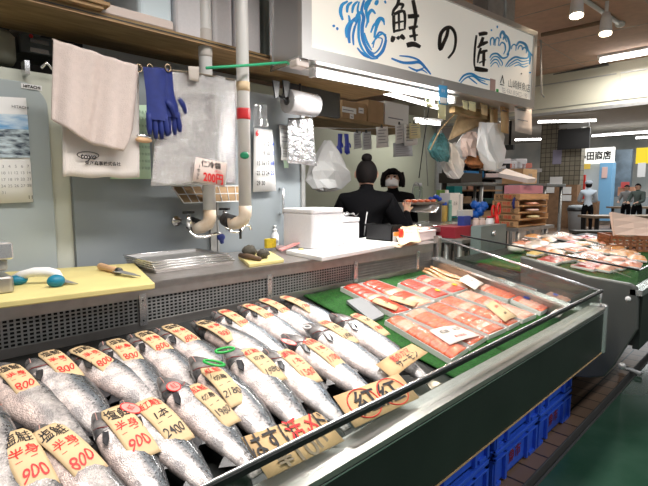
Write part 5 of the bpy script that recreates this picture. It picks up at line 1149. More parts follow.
fa2 = math.atan2(-p2.y, -p2.x)-.15
W2 = person((p2.x, p2.y, -.0), fa2, 1.58, blk, blk, [(.14, .22, 1.05), (.30, .12, 1.03), (.14, -.22, 1.05), (.30, -.12, 1.03)], 'person in black with dark bobbed hair and white face mask, facing the counter', 'bob', True)
# ================================================================== KITCHEN
def kbox(name, u0, v0, u1, v1, d, mt, label, cat, dep=.2, grp=None, text=None):
    """box squarely facing -y-ish standing at camera depth d"""
    a = ond((u0+u1)/2, v1, d); y = a.y; um = (u0+u1)/2
    A = ony(u0, (v0+v1)/2, y); B = ony(u1, (v0+v1)/2, y); zt = ony(um, v0, y).z; zb = ony(um, v1, y).z
    t = tag(MBbox(name, A.x, B.x, y, y+dep, zb, zt, mt), label, cat, grp)
    if text:
        m = MB(); m.text(text[0], ((A.x+B.x)/2, y-.001, zb+(zt-zb)*.55), (1, 0, 0), (0, 0, 1), text[2], text[1], .002); m.build('lettering', t)
    return t, A.x, B.x, y, zb, zt
def MBbox(name, x0, x1, y0, y1, z0, z1, mt, bev=.004):
    m = MB(); m.box(x0, x1, y0, y1, z0, z1, mt); return m.build(name, None, at=((x0+x1)/2, (y0+y1)/2, z0), bevel=min(bev, (z1-z0)*.3))
def table(x0, x1, y0, y1, zt, mt, label, nm='work_table', sh=True):
    t = thing(nm, ((x0+x1)/2, (y0+y1)/2, 0), label, 'table'); m = MB(); m.box(x0, x1, y0, y1, zt-.035, zt, mt); m.build('table_top', t, bevel=.005)
    for x in (x0+.04, x1-.04):
        for y in (y0+.04, y1-.04): m = MB(); m.tube([(x, y, 0), (x, y, zt-.035)], .02, steeld, 8); m.build('leg', t)
    if sh: m = MB(); m.box(x0+.03, x1-.03, y0+.03, y1-.03, .28, .30, mt); m.build('undershelf', t)
    return t
tb1 = table(3.02, 4.6, 2.05, 2.62, 1.06, steel, 'stainless work table beside the person with the bun')
m = MB(); m.grid(lambda a, b: V((3.05+.8*a, 2.08+.4*b, 1.066+.02*random.random())), 12, 8, film, 0, False); tag(m.build('plastic_sheet', None, at=(3.4, 2.05, 1.022)), 'crumpled clear plastic sheeting on the stainless work table', 'plastic sheet')
table(3.35, 3.85, 1.84, 2.04, .975, steeld, 'low steel side table under the maroon basket', 'stand', False)
t = thing('counter_shelf', (3.8, 2.45, 1.06), 'raised steel shelf on the work table in front of the masked person', 'shelf'); m = MB(); m.box(3.45, 4.05, 2.42, 2.60, 1.24, 1.255, steel); m.build('board', t)
for x in (3.47, 4.02): m = MB(); m.box(x, x+.015, 2.44, 2.58, 1.06, 1.24, steeld); m.build('leg', t)
kz = 5.3
def onto(u, zt, d): p = ond(u, 192, d); return p
def jar(u, v0, v1, d, r, mt, capm, label, nm='jar', prof=None, zb=None):
    p = ond(u, (v0+v1)/2, d); z0 = H-(v1-192)/F*d*1.0 if zb is None else zb; z1 = ond(u, v0, d).z; z0 = ond(u, v1, d).z if zb is None else zb; h = z1-z0; t = thing(nm, (p.x, p.y, z0), label, nm.split('_')[-1])
    m = MB(); m.lathe([(r*.95, 0), (r, .01), (r, h*.72), (r*.75, h*.84)], (p.x, p.y, z0), mt, 14); m.build('vessel', t); m = MB(); m.lathe([(r*.8, h*.84), (r*.82, h*.98), (r*.6, h)], (p.x, p.y, z0), capm, 14); m.build('lid', t); return t
jar(443, 202, 217, 4.6, .045, mat('honey', (.45, .32, .08), .3), blue, 'amber jar with blue lid on the far work table', zb=1.06)
jar(446.5, 190, 215, 4.7, .022, white, white, 'slim white bottle right of the amber jar', 'bottle', zb=1.06); jar(450, 200, 216, 4.6, .02, mat('teal_b', (.2, .42, .36), .4), M['teal_b'], 'small teal bottle left of the white cartons', 'bottle', zb=1.06)
jar(418, 183, 203, 5.0, .05, clear('jar_glass', (.85, .9, .88), .2), white, 'clear glass jar by the green partition', 'jar')
jar(407, 200, 219, 4.5, .05, mat('steel_cup', (.4, .42, .42), .3, .6), steel, 'steel canister behind the raised hand', 'canister', zb=1.06)
kbox('white_carton', 450, 193, 460, 216, 4.7, paperw, 'tall white carton with grey print on the work table', 'carton', .12, 'white cartons on the work table', ('品名', M['grey_ink'], .04)); kbox('white_carton', 460.5, 194, 463, 216, 4.75, paperw, 'narrow white carton beside the tall printed one', 'carton', .12)
kbox('green_packet', 440, 190, 445, 218, 5.1, mat('lime', (.30, .52, .12), .6), 'lime green packet behind amber jar', 'packet', .05); kbox('teal_box', 454, 186, 462, 218, 5.1, mat('teal_c', (.0, .20, .20), .5), 'dark teal box on the back rack', 'box', .1)
m = MB(); 
for i, (u, v) in enumerate([(431, 199), (436, 197), (440, 199)]): m.ball(ond(u, v, 4.7), (.035, .03, .022), blue, 10, 6, bump=.2)
tag(m.build('blue_cloth'), 'crumpled bright blue cloth near the glass jar', 'cloth')
m = MB(); q = [ond(412, 205, 4.4), ond(440, 205, 4.4), ond(436, 213, 4.2), ond(411, 212, 4.2)]; m.grid(lambda a, b: bil(q, a, b), 4, 3, steelb, .004); m.grid(lambda a, b: bil(q, .08+a*.8, .1+b*.8)+V((0, 0, .008+.006*random.random())), 6, 4, film, 0, False); tag(m.build('slanted_tray'), 'slanted steel tray with clear film on the near work table', 'tray')
m = MB(); p = ond(418, 190, 4.9)
m.tube([p+V((.07*math.cos(k*PI/8), .02, .10*math.sin(k*PI/8)-.02)) for k in range(16)], .006, steeld, 6, closed=True); tag(m.build('wire_hoop'), 'thin wire hoop standing around the glass jar', 'hoop')
line([ond(430, 100, 4.6), ond(424, 140, 4.6), ond(419, 178, 4.6)], .005, black, 'thin dark cable hanging in front of green partition'); line([ond(424, 100, 4.7), ond(426, 150, 4.7), ond(428, 186, 4.7)], .005, steeld, 'thin grey cable hanging beside the darker one')
for i in range(9):
    p = V((3.50+.05*i, 2.46+.05*(i % 2), 1.268)); m = MB(); m.ball(p, (.035, .03, .016), salml if i % 2 else salm, 8, 5); tag(m.build('fish_fillet', None, at=p), 'small pink fillet before the masked person, %s from the left in its row' % ORD[i], 'fillet', 'fillets on the far work table')
# back rack
t = thing('storage_rack', ond(475, 215, 6.0), 'black storage rack with stacked dark trays behind hanging bags', 'rack'); p0 = ond(452, 214, 6.2); p1_ = ond(506, 214, 6.2)
dR = (p1_-p0); dR.z = 0; dRn = dR.normalized(); sR = V((-dRn.y, dRn.x, 0)); LR = dR.length; frR = frame((p0.x, p0.y, 0), dRn, sR, V((0, 0, 1)))
m = MB()
for x in (0, LR*.5, LR): 
    for y in (0, .5): m.box(x-.02, x+.02, y-.02, y+.02, 0, 1.72, black, frR)
m.build('posts', t)
for k, z in enumerate((.75, 1.0, 1.18, 1.36, 1.52, 1.70)):
    m = MB(); m.box(-.02, LR+.02, -.02, .52, z, z+.02, woodl if k in (1, 3) else black, frR); m.build('shelf', t)
m = MB(); m.box(-.02, LR+.02, .52, .53, .5, 1.72, dark, frR); m.build('back_panel', t)
rackm = [mat('rk1', (.5, .52, .5), .5), mat('rk2', (.05, .12, .1), .5), salml, mat('rk3', (.12, .1, .08), .5), black, mat('rk4', (.0, .16, .38), .4), woodl, foamp, mat('rk5', (.5, .1, .08), .5)]
for k, z in enumerate((.77, 1.02, 1.20, 1.38, 1.54)):
    x = .03; nb = 0
    while x < LR-.18:
        w = random.uniform(.10, .24); h = random.uniform(.04, .12); mt = rackm[(k*3+int(x*11)) % 9]
        m = MB(); m.box(x, x+w, .02, .4, z, z+h, mt, frR); o = m.build('stored_box', None, at=frR(x+w/2, .2, z), bevel=.004)
        tag(o, '%s container, %s from left on the %s shelf of black storage rack' % (['grey', 'dark green', 'pink', 'brown', 'black', 'blue', 'wooden', 'pale pink', 'dull red'][(k*3+int(x*11)) % 9], ORD[nb], ['lowest', 'second', 'middle', 'fourth', 'upper'][k]), 'container', 'containers on the black storage rack'); x += w+.02; nb += 1
kbox('blue_container', 466, 171, 479, 175, 5.9, mat('blue_c', (.0, .16, .42), .4), 'flat bright blue container on top of black rack', 'container', .2)
kbox('dark_crate', 461, 173, 482, 183, 5.7, mat('dk_brown', (.05, .04, .03), .6), 'dark brown open crate below blue container', 'crate', .3)
table(5.08, 5.75, 2.55, 3.02, H+9/F*5.7, steeld, 'tall narrow steel stand under the dark brown crate', 'stand', False)
table(5.5, 6.1, 2.0, 2.45, H+8/F*5.6-.0, steeld, 'tall steel stand behind the wooden crate stack', 'stand', False)
# white wrapped goods shelf
t = thing('wall_shelf', ond(515, 168, 6.4), 'long grey shelf with white packs above the wooden crates', 'shelf'); a = ond(489, 172, 6.6); c = ond(542, 171, 6.6)
m = MB(); dS = (c-a); dS.z = 0; dS.normalize(); LS = (c-a).length; frS = frame((a.x, a.y, a.z), dS, V((-dS.y, dS.x, 0)), V((0, 0, 1))); m.box(0, LS, 0, .4, 0, .05, steel, frS); m.build('board', t); m = MB()
for x in (.02, LS-.05): m.box(x, x+.03, .1, .13, -a.z, 0, steeld, frS)
m.build('posts', t)
for i in range(7):
    x = .1+i*(LS-.3)/6; m = MB(); m.rbox(x-.09, x+.09, .05, .3, .05, .13+.03*(i % 3), foam if i % 3 else mat('redpack', (.6, .2, .15), .5), .03, frS); tag(m.build('white_pack', None, at=frS(x, .2, .05)), 'wrapped pack on the long grey shelf, %s from the left' % ORD[i], 'pack', 'packs on the long grey shelf')
# stack of wooden crates with open ends
CB = ond(507, 228, 4.3); q0 = ond(495, 192, 4.35); q1 = ond(520, 192, 4.15); q2 = ond(548, 192, 4.5)
A_ = V((q0.x, q0.y, 0)); B_2 = V((q1.x, q1.y, 0)); C_ = V((q2.x, q2.y, 0)); zb = H-36/F*4.15; hz = .061
crw = mat('crate_wood', (.72, .46, .24), .6, 0, col2=(.60, .35, .17), scale=7, stretch=(1, 1, 6)); D_ = A_+(C_-B_2)
table_t = thing('produce_table', (B_2.x+.2, B_2.y+.2, 0), 'grey table carrying the wooden crates behind the second case', 'table')
m = MB(); ee = (B_2-A_)*.25; ff = (C_-B_2)*.25; m.prism([A_-ee*1-ff*.3, B_2+ee*.3-ff*.3, C_+ee*.3+ff, D_-ee*1+ff], (0, 0, -.03), steeld)
m.v = [(x, y, z+zb-.002) for x, y, z in m.v]; m.build('table_top', table_t)
for P in (A_-ee*.8, B_2, C_, D_-ee*.8): m = MB(); m.tube([(P.x, P.y, 0), (P.x, P.y, zb-.03)], .02, steeld, 8); m.build('leg', table_t)
for k in range(5):
    z = zb+k*hz; t = thing('wooden_crate', ((A_+B_2+C_+D_)/4)+V((0, 0, z)), '%s shallow wooden crate in the stack, its open end to the right' % ['bottom', 'second from bottom', 'middle', 'second from top', 'topmost'][k], 'crate', 'stacked shallow wooden crates')
    sh = V((random.uniform(-.01, .01), random.uniform(-.01, .01), z+.002))
    def side(P, Q, h0, h1, nm='side_panel', mt=crw):
        m = MB(); n = (Q-P).cross(V((0, 0, 1))).normalized()*.012; m.prism([P+sh+V((0, 0, h0)), Q+sh+V((0, 0, h0)), Q+sh+V((0, 0, h1)), P+sh+V((0, 0, h1))], -n, mt); return m.build(nm, t)
    side(A_, B_2, 0, hz-.006, 'front_panel'); side(D_, C_, 0, hz-.006); side(A_, D_, 0, hz-.006); side(B_2, C_, 0, .016 if k < 4 else hz-.006, 'end_panel')
    m = MB(); m.prism([A_+sh, B_2+sh, C_+sh, D_+sh], (0, 0, .01), crw); m.build('bottom', t)
    m = MB(); ux_ = (B_2-A_).normalized(); nn = V((ux_.y, -ux_.x, 0))
    for f_i, ch in ((.12, '氷'), (.3, '鮭'), (.55, '特選'), (.8, '産')): m.text(ch, A_+(B_2-A_)*f_i+sh+nn*.013+V((0, 0, hz*.48)), ux_, V((0, 0, 1)), .038, red if f_i == .55 else ink, .002)
    m.build('printed_marks', t)
    if k in (1, 2, 3): m = MB(); Pm = (B_2+C_)/2*.93+(A_+D_)/2*.07; m.ball(Pm+sh+V((0, 0, .03)), (.09, .06, .012), [salml, papery, foamp][k % 3], 10, 6, bump=.3); tag(m.build('packed_fish', None, at=Pm+sh), 'fish pack inside the %s crate of the stack' % ['', 'second', 'third', 'fourth'][k], 'pack')
m = MB(); m.lathe([(.05, 0), (.055, .004), (.03, .012)], A_+(B_2-A_)*.7+V((0, -.03, zb+3.6*hz)), navy, 10, 'y'); tag(m.build('blue_ribbon'), 'dark blue round tape roll hung on the upper crates', 'tape')
zt = zb+5*hz; m = MB(); m.prism([A_*.62+B_2*.38+V((0, 0, zt)), B_2*.9+D_*.1+V((0, 0, zt)), C_*.8+D_*.2+V((0, 0, zt)), D_*.62+C_*.38+V((0, 0, zt))], (0, 0, .075), mat('pink_box', (.62, .28, .36), .5)); tag(m.build('pink_box', None, at=((A_+C_)/2+V((0, 0, zt)))), 'pink box on top of the wooden crate stack', 'box')
m = MB(); P0 = A_*.8+C_*.2+V((0, 0, zt+.14)); 
q = [A_*.7+D_*.3+V((0, 0, zt+.20)), (B_2+C_)/2+V((0, 0, zt+.10)), B_2*.8+C_*.2+V((0, 0, zt+.095)), A_*.9+B_2*.1+V((0, 0, zt+.15))]; m.grid(lambda a, b: bil(q, a, b), 3, 3, foam, .04, False); tag(m.build('foam_slab', None, at=P0), 'pale foam lid resting slanted on the pink box', 'lid')
kbox('wooden_box', 523, 169, 537, 184, 5.6, crw, 'light wooden box behind the crate stack, below grey shelf', 'box', .25, None, ('鮮魚', M['sign_grey2'], .06))
# small things left of crates
kbox('red_basket', 455, 226, 480, 237, 3.9, mat('maroon', (.30, .02, .035), .5), 'low maroon plastic basket near the green-grey cabinet', 'basket', .22)
kbox('blue_carton', 464, 216, 471, 226, 3.95, mat('carton_blue', (.03, .06, .30), .5), 'small dark blue carton in maroon basket', 'carton', .06)
kbox('flower_carton', 463, 210, 473, 217, 4.0, mat('grey_carton', (.50, .52, .50), .5), 'small grey printed carton behind the blue carton', 'carton', .06)
for i, u in enumerate((476, 482)): jar(u, 218, 227, 3.9, .028, mat('cup_pink', (.62, .50, .46), .5), M['cup_pink'], '%s beige cup beside the blue carton' % ['left', 'right'][i], 'cup')
jar(490, 216, 228, 3.8, .034, white, mat('redlid', (.6, .02, .02), .4), 'white tub with red rim beside the scissors', 'tub')
m = MB(); 
for i in range(9): m.ball(ond(random.uniform(472, 484), random.uniform(204, 216), 4.15), (.04, .035, .035), mat('blue_wrap', (.0, .10, .5), .35), 8, 6, bump=.5)
tag(m.build('blue_bag'), 'scrunched bright blue plastic bag left of red scissors', 'bag')
t = thing('red_scissors', ond(495, 225, 3.75), 'large red handled scissors hanging at the left of the crates', 'scissors'); rr_ = mat('scissor_red', (.65, .02, .015), .35)
for s_ in (-1, 1):
    m = MB(); c_ = ond(496+s_*2.6, 210-s_*1, 3.75); m.tube([c_+V((.028*math.cos(k*PI/7), 0, .045*math.sin(k*PI/7))) for k in range(14)], .008, rr_, 8, closed=True); m.build('handle', t)
m = MB(); m.tube([ond(496, 212, 3.75), ond(498, 228, 3.75)], [.012, .02], rr_, 8); m.tube([ond(488, 228, 3.7), ond(502, 229, 3.7)], .016, rr_, 8); m.build('blade_guard', t)
# ================================================================== SECOND CASE
def g2(u, v, x): return onx(u, v, x)
XA = 2.78
t = thing('display_case', (3.6, .9, 0), 'second refrigerated case with dark side panel, full of packed seafood on green turf', 'display case')
pan = mat('side_panel', (.10, .105, .10), .35, .3)
prof = [g2(u, v, XA) for u, v in [(520, 256), (586, 276), (630, 284), (637, 288), (638, 300), (637, 330), (613, 367), (604, 377), (588, 378), (520, 372)]]
m = MB(); m.prism([(XA, p.y, p.z) for p in prof], (.04, 0, 0), pan); m.build('side_panel', t, bevel=.008)
m = MB(); c_ = g2(628, 299, XA-.001); c_ = g2(598, 300, XA-.001); c_ = g2(582, 0, XA) if False else onx(575, 300, XA-.002); c_ = onx(628, 299, XA-.002)
m.lathe([(.014, 0), (.014, .002), (.01, .003)], c_, white, 16, 'x', None); m.build('dot_sticker', t)
yf = g2(637, 288, XA).y; zf = g2(637, 290, XA).z; X2 = 5.6
m = MB(); m.box(XA+.04, X2, yf-.02, yf+.01, zf-.32, zf-.03, panelg); m.box(XA, X2, yf-.025, yf+.03, zf-.03, zf, steelb); m.build('front_panel', t)
m = MB(); m.box(XA+.02, X2, yf-.003, yf+.003, zf, zf+.10, gls); m.tube([(XA+.02, yf, zf+.10), (X2, yf, zf+.10)], .005, steelb); m.build('front_glass', t)
s2z = lambda y: zf-.05+.10*(y-yf)
m = MB(); m.prism([(XA+.04, yf+.01, s2z(yf)), (XA+.04, 1.6, s2z(1.6)), (XA+.04, 1.6, .45), (XA+.04, yf+.01, .55)], (X2-XA-.04, 0, 0), bedm); m.build('bed', t)
m = MB(); m.grid(lambda a, b: V((XA+.05+(X2-XA-.1)*a, yf+.03+(1.42-yf)*b, s2z(yf+.03+(1.42-yf)*b)+.006)), 20, 8, greenm, .004); m.build('turf', t)
m = MB(); m.tube([(XA+.02, yf, zf+.10), (XA+.02, 1.55, s2z(1.55)+.16)], .005, black); m.prism([(XA+.02, yf, zf), (XA+.02, 1.55, s2z(1.55)), (XA+.02, 1.55, s2z(1.55)+.16), (XA+.02, yf, zf+.10)], (.004, 0, 0), gls); m.build('end_glass', t)
m = MB(); m.box(XA+.3, X2-.2, 1.2, 1.5, 0, .5, black); m.build('base', t)
m = MB(); m.tube([onz(641, 374, .02), onz(622, 366, .03), onz(622, 366, .5)], .018, steeld, 8); m.build('foot', t)
m = MB(); m.box(3.20, 3.62, 1.61, 1.69, .6, 1.10, mat('greygreen_box', (.17, .21, .20), .45)); m.lathe([(.02, -.02), (.02, 0)], (3.38, 1.61, 1.04), steelb, 12, 'y');  tag(m.build('case_end_cabinet', None, at=(3.2, 1.75, .6)), 'grey green steel end cabinet behind the second case', 'cabinet')
# seafood packs on the second case
def on2(u, v, h=.02):
    r = ray(u, v); k = ((zf-.05+h)-.10*yf-H)/(r.z-.10*r.y); return r*k+V((0, 0, H))
pkm = {'r': mat('tuna', (.55, .06, .05), .3, coat=.5, bump=.2), 'p': mat('pink_pack', (.80, .36, .24), .35, coat=.4, bump=.2), 'o': mat('roe_orange', (.90, .36, .08), .35, 0, col2=(.88, .56, .28), scale=60, coat=.5, bump=.3), 'w': mat('squid', (.80, .74, .66), .35, coat=.4), 'y': mat('yellow_pack', (.75, .55, .18), .4, bump=.3)}
P2 = [('w', 516, 254, .10, 'round white pack nearest the black end'), ('y', 535, 257, .06, 'small yellow pack beside round white one'), ('w', 538, 246, .13, 'long white printed box'), ('w', 560, 249, .13, 'white printed box right of the long one'), ('r', 553, 263, .11, 'wide red tuna tray at front'), ('p', 566, 262, .09, 'pink pack beside the tuna tray'), ('r', 592, 269, .12, 'red tray with film nearest the front corner'), ('p', 606, 272, .08, 'pale pack leaning at the front corner'), ('p', 590, 258, .10, 'pink pack in the middle'), ('p', 612, 263, .10, 'pink pack behind the corner'), ('o', 600, 253, .12, 'orange roe pack'), ('o', 622, 256, .12, 'orange roe pack below the basket'), ('o', 636, 261, .10, 'orange roe pack at the right edge'), ('o', 580, 247, .10, 'orange pack at the back'), ('p', 570, 241, .11, 'pale pink pack at the far back'), ('w', 552, 239, .11, 'white pack at the far back'), ('r', 587, 240, .10, 'reddish pack near the basket'), ('o', 533, 239, .10, 'orange pack at far left'), ('p', 606, 246, .10, 'pale pack left of the basket')]
EX = [('o', 548, 243), ('p', 524, 246), ('o', 562, 237), ('p', 578, 253), ('o', 596, 243), ('p', 632, 268), ('o', 626, 248), ('p', 545, 253), ('r', 574, 246), ('o', 612, 251), ('p', 618, 269), ('o', 588, 264), ('w', 530, 250), ('p', 598, 262), ('o', 556, 256)]
P2 += [(k, u, v, .09, '%s pack filling in at %s of the turf' % ({'o': 'orange', 'p': 'pink', 'r': 'red', 'w': 'white'}[k], ['left', 'far left', 'far middle', 'centre', 'far right', 'near right corner', 'basket side', 'left middle', 'far centre', 'right middle', 'front right', 'front centre', 'leftmost part', 'right centre', 'front left'][q_])) for q_, (k, u, v) in enumerate(EX)]
for i, (k, u, v, w, lb) in enumerate(P2):
    p = on2(u, v, .0); w *= 1.35; t = thing('seafood_pack', p, lb+' on the second case', 'pack', 'seafood packs on the second case'); yaw = random.uniform(-.3, .3); fr_ = frame((p.x, p.y, s2z(p.y)+.012), (math.cos(yaw), math.sin(yaw), .0), (-math.sin(yaw), math.cos(yaw), .10))
    if lb.startswith('round'): m = MB(); m.ball(fr_(0, 0, .03), (.08, .06, .035), pkm['w'], 14, 8); m.build('pack', t); continue
    sy = w*.72; m = MB(); m.rbox(-w, w, -sy/1.6, sy/1.6, 0, .016, trayw, .012, fr_); m.build('tray_base', t)
    m = MB(); m.grid(lambda a, b: fr_((a-.5)*1.96*w, (b-.5)*1.22*sy, .016+.016*math.sin(PI*a)**.5*math.sin(PI*b)**.5+.004*math.sin(a*22)), 12, 6, pkm[k]); m.build('seafood', t)
    if i % 5 == 0: m = MB(); m.grid(lambda a, b: fr_((a-.5)*1.96*w, (b-.5)*1.22*sy, .041+.003*math.sin(a*9+b*7)), 6, 5, packf); m.build('film', t)
    if i % 2 == 0: m = MB(); m.box(-.03, .03, -.02, .02, .046, .047, paperw, fr_); m.text('%d' % (480+i*20), fr_(0, 0, .047), fr_(1, 0, 0)-fr_(0, 0, 0), fr_(0, 1, 0)-fr_(0, 0, 0), .02, red, .001); m.build('label', t)
for i, (u, v, dv) in enumerate([(574, 262, 0), (616, 275, 1), (612, 266, 2), (566, 253, 3)]):
    p = on2(u, v, .05); m = MB(); m.prism([p+V((-.05, 0, .03)), p+V((.03, -.07, -.01)), p+V((.06, -.04, -.01)), p+V((-.01, .04, .03))], (0, 0, .002), mat('pale_card', (.80, .66, .58), .6)); tag(m.build('price_card', None, at=p), ['pink price card beside the wide red tuna tray', 'pink price card at the front corner of second case', 'pink price card behind front corner of second case', 'pink price card by the white printed boxes'][dv], 'price card')
# brown basket with foam lid
m_b = mat('brown_basket', (.42, .17, .08), .5); p = on2(652, 250, .02); bp_ = ony(611, 240, 1.0)
t = thing('plastic_basket', (4.4, .9, 1.0), 'brown perforated plastic basket standing on the second case', 'basket')
q0 = ond(611, 238, 4.0); q1 = ond(672, 238, 3.9); dd = (q1-q0); dd.z = 0; LL = dd.length; dd.normalize(); fb = frame((q0.x, q0.y, H-59/F*4.0), dd, V((-dd.y, dd.x, 0)), V((0, 0, 1)))
hb = .135; m = MB()
def lattice(x0, y0, x1, y1):
    n = 9
    for k in range(n+1):
        a = k/n; x, y = x0+(x1-x0)*a, y0+(y1-y0)*a; m.box(x-.010, x+.010, y-.006, y+.006, 0, hb, m_b, fb)
    for z in (0, .045, .075, hb-.03): m.box(min(x0, x1)-.008, max(x0, x1)+.008, min(y0, y1)-.006, max(y0, y1)+.006, z, z+(.018 if z < .1 else .032), m_b, fb)
lattice(0, 0, LL, 0); lattice(0, .3, LL, .3); lattice(0, 0, 0, .3); lattice(LL, 0, LL, .3); m.box(0, LL, 0, .3, 0, .01, m_b, fb); m.build('basket_body', t)
m = MB(); A = ond(609, 213, 4.05); B = ond(613, 236, 3.95); 
q = [A, ond(672, 226, 4.4), ond(672, 240, 4.0), B]; m.grid(lambda a, b: bil(q, a, b), 3, 3, mat('lid_pink', (.80, .66, .60), .6), .025, False); tag(m.build('foam_sheet', None, at=B), 'pale pink foam lid slanted across the brown basket', 'lid')
# ================================================================== CRATES UNDER THE CASE
mtb = blue
def crate(x, z, label, txt, first=[None]):
    if first[0] is None:
        t = thing('plastic_crate', (0, 0, 0), label, 'crate', 'blue plastic crates under the display case'); Lc, D, hh = .47, .36, .185
        m = MB(); w = .012
        m.box(0, Lc, 0, w, .01, hh, mtb); m.box(0, Lc, D-w, D, .01, hh, mtb); m.box(0, w, 0, D, .01, hh, mtb); m.box(Lc-w, Lc, 0, D, .01, hh, mtb); m.box(0, Lc, 0, D, .01, .02, mtb); m.build('crate_body', t, bevel=.003)
        m = MB()
        for (x0, x1, y0, y1) in ((-.018, Lc+.018, -.018, .0), (-.018, Lc+.018, D, D+.018), (-.018, 0, -.018, D+.018), (Lc, Lc+.018, -.018, D+.018)): m.box(x0, x1, y0, y1, hh-.02, hh, mtb); m.box(x0, x1, y0, y1, hh-.050, hh-.040, mtb)
        m.build('rim', t, bevel=.003); m = MB()
        for xx in (-.01, .10, Lc-.12, Lc-.01): m.box(xx, xx+.02, -.017, .001, .01, hh-.040, mtb); m.box(xx, xx+.02, D, D+.017, .01, hh-.040, mtb)
        for yy in (-.01, .09, D-.11, D-.01): m.box(-.017, .001, yy, yy+.02, .01, hh-.040, mtb); m.box(Lc, Lc+.017, yy, yy+.02, .01, hh-.040, mtb)
        for xx in (-.01, Lc-.07):
            m.box(xx, xx+.08, -.012, D+.012, 0, .018, mtb)
        m.build('ribs', t, bevel=.002)
        m = MB(); m.text(txt, (Lc*.5, -.0005, .085), (1, 0, 0), (0, 0, 1), .07, mat('crate_print', (.22, .02, .03), .5), .002, bold=.02); m.build('printed_name', t)
        first[0] = t; t.location = (x, .885, z); return t
    return dup(first[0], (x, .885, z), None, label)
xc = [.82, 1.42, 2.02, 2.58]
for i, x in enumerate([1.40, 1.95, 2.46]):
    crate(x, 0.0, ['lower blue crate nearest the camera', 'lower blue crate in the middle stack', 'lower blue crate in the farthest stack'][i]+' under the case', '魚市')
    crate(x+.01*(i % 2), .187, ['upper blue crate nearest the camera', 'upper blue crate in the middle stack', 'upper blue crate in the farthest stack'][i]+' under the case', '魚市')
crate(.85, 0, 'lower blue crate at the hidden near end under the case', ''); crate(.85, .187, 'upper blue crate at the hidden near end under the case', '')
# ================================================================== FAR HALL
def far(u0, v0, u1, v1, x, name, mt, label, cat, dep=.3, grp=None, sub=None):
    a = onx(u0, v0, x); c = onx(u1, v1, x); m = MB(); m.box(x, x+dep, c.y, a.y, c.z, a.z, mt); return tag(m.build(name, None, at=(x+dep/2, (a.y+c.y)/2, c.z), bevel=.005), label, cat, grp)
bt = bpy.data.materials.new('pillar_tiles'); bt.use_nodes = True; nt = bt.node_tree; tc = nt.nodes.new('ShaderNodeTexCoord'); mp = nt.nodes.new('ShaderNodeMapping'); mp.inputs['Rotation'].default_value = (0, -PI/2, 0); mp2 = nt.nodes.new('ShaderNodeSeparateXYZ'); cb = nt.nodes.new('ShaderNodeCombineXYZ')
nt.links.new(tc.outputs['Object'], mp2.inputs[0]); nt.links.new(mp2.outputs['Y'], cb.inputs[0]); nt.links.new(mp2.outputs['Z'], cb.inputs[1]); br = nt.nodes.new('ShaderNodeTexBrick'); br.offset = 0; nt.links.new(cb.outputs[0], br.inputs[0])
br.inputs['Color1'].default_value = (.26, .23, .17, 1); br.inputs['Color2'].default_value = (.20, .18, .13, 1); br.inputs['Mortar'].default_value = (.05, .045, .035, 1); br.inputs['Scale'].default_value = 1; br.inputs['Brick Width'].default_value = .18; br.inputs['Row Height'].default_value = .18; br.inputs['Mortar Size'].default_value = .012
nt.links.new(br.outputs[0], nt.nodes['Principled BSDF'].inputs['Base Color'])
a = onx(543, 100, 19.4); c = onx(577, 229, 19.4); m = MB(); m.box(19.4, 19.8, c.y, a.y, 0, 4.0, bt); struct(m.build('wall_pillar', None, at=(20, (a.y+c.y)/2, 0)), 'square pillar faced with small brown tiles')
t = thing('television', onx(574, 148, 19), 'black flat television hanging in front of the tiled pillar', 'television'); a = onx(558, 130, 18.8); c = onx(589, 148, 18.8)
m = MB(); m.box(18.8, 18.88, c.y, a.y, c.z, a.z, black); m.build('screen', t, bevel=.01); m = MB(); m.box(18.84, 18.9, (a.y+c.y)/2-.25, (a.y+c.y)/2+.25, a.z, 4.0, steeld); m.box(18.8, 18.86, (a.y+c.y)/2-.5, (a.y+c.y)/2+.5, a.z+.04, a.z+.18, steeld); m.build('bracket', t)
far(553, 150, 561, 164, 19.36, 'notice', mat('notice_violet', (.30, .28, .38), .6), 'violet notice on the tiled pillar', 'notice', .02)
t = far(542, 185, 575, 229, 18.9, 'wooden_cabinet', mat('cab_wood', (.30, .17, .09), .6, 0, .3, 5), 'brown wooden cabinet at the foot of the tiled pillar', 'cabinet', .4)
for i, (u0, v0, u1, v1) in enumerate([(550, 177, 562, 184), (546, 187, 554, 193), (561, 187, 571, 194), (562, 195, 571, 201)]): far(u0, v0, u1, v1, 18.85 if i else 19.3, 'posted_paper', paperw, ['white paper on pillar above the cabinet', 'white paper at left of the wooden cabinet', 'white paper at right of the wooden cabinet', 'white paper below the right one on wooden cabinet'][i], 'paper', .02)
far(573, 201, 595, 227, 18.6, 'wooden_cabinet', M['cab_wood'], 'low brown slatted cabinet right of the grey waste bin', 'cabinet', .4)
t = thing('waste_bin', onx(576, 228, 18.2), 'large grey waste bin with black liner before the cabinets', 'bin'); pb = onx(576, 229, 18.0); rb = 8.2/F*18*.99; zt_ = onx(576, 205, 18).z; z0_ = max(0, onx(576, 229, 18).z)
m = MB(); m.lathe([(rb*.78, 0), (rb*.95, (zt_)*.8), (rb, zt_*.82)], (18, pb.y, 0), mat('bin_grey', (.38, .42, .45), .5), 20); m.build('bin_body', t); m = MB(); m.lathe([(rb*1.0, zt_*.76), (rb*1.04, zt_*.78), (rb*1.04, zt_*.88), (rb*.98, zt_*.88)], (18, pb.y, 0), black, 20); m.build('liner', t); m = MB(); m.lathe([(rb*.96, zt_*.88), (rb*.9, zt_*.97), (rb*.5, zt_)], (18, pb.y, 0), M['bin_grey'], 20); m.build('lid', t)
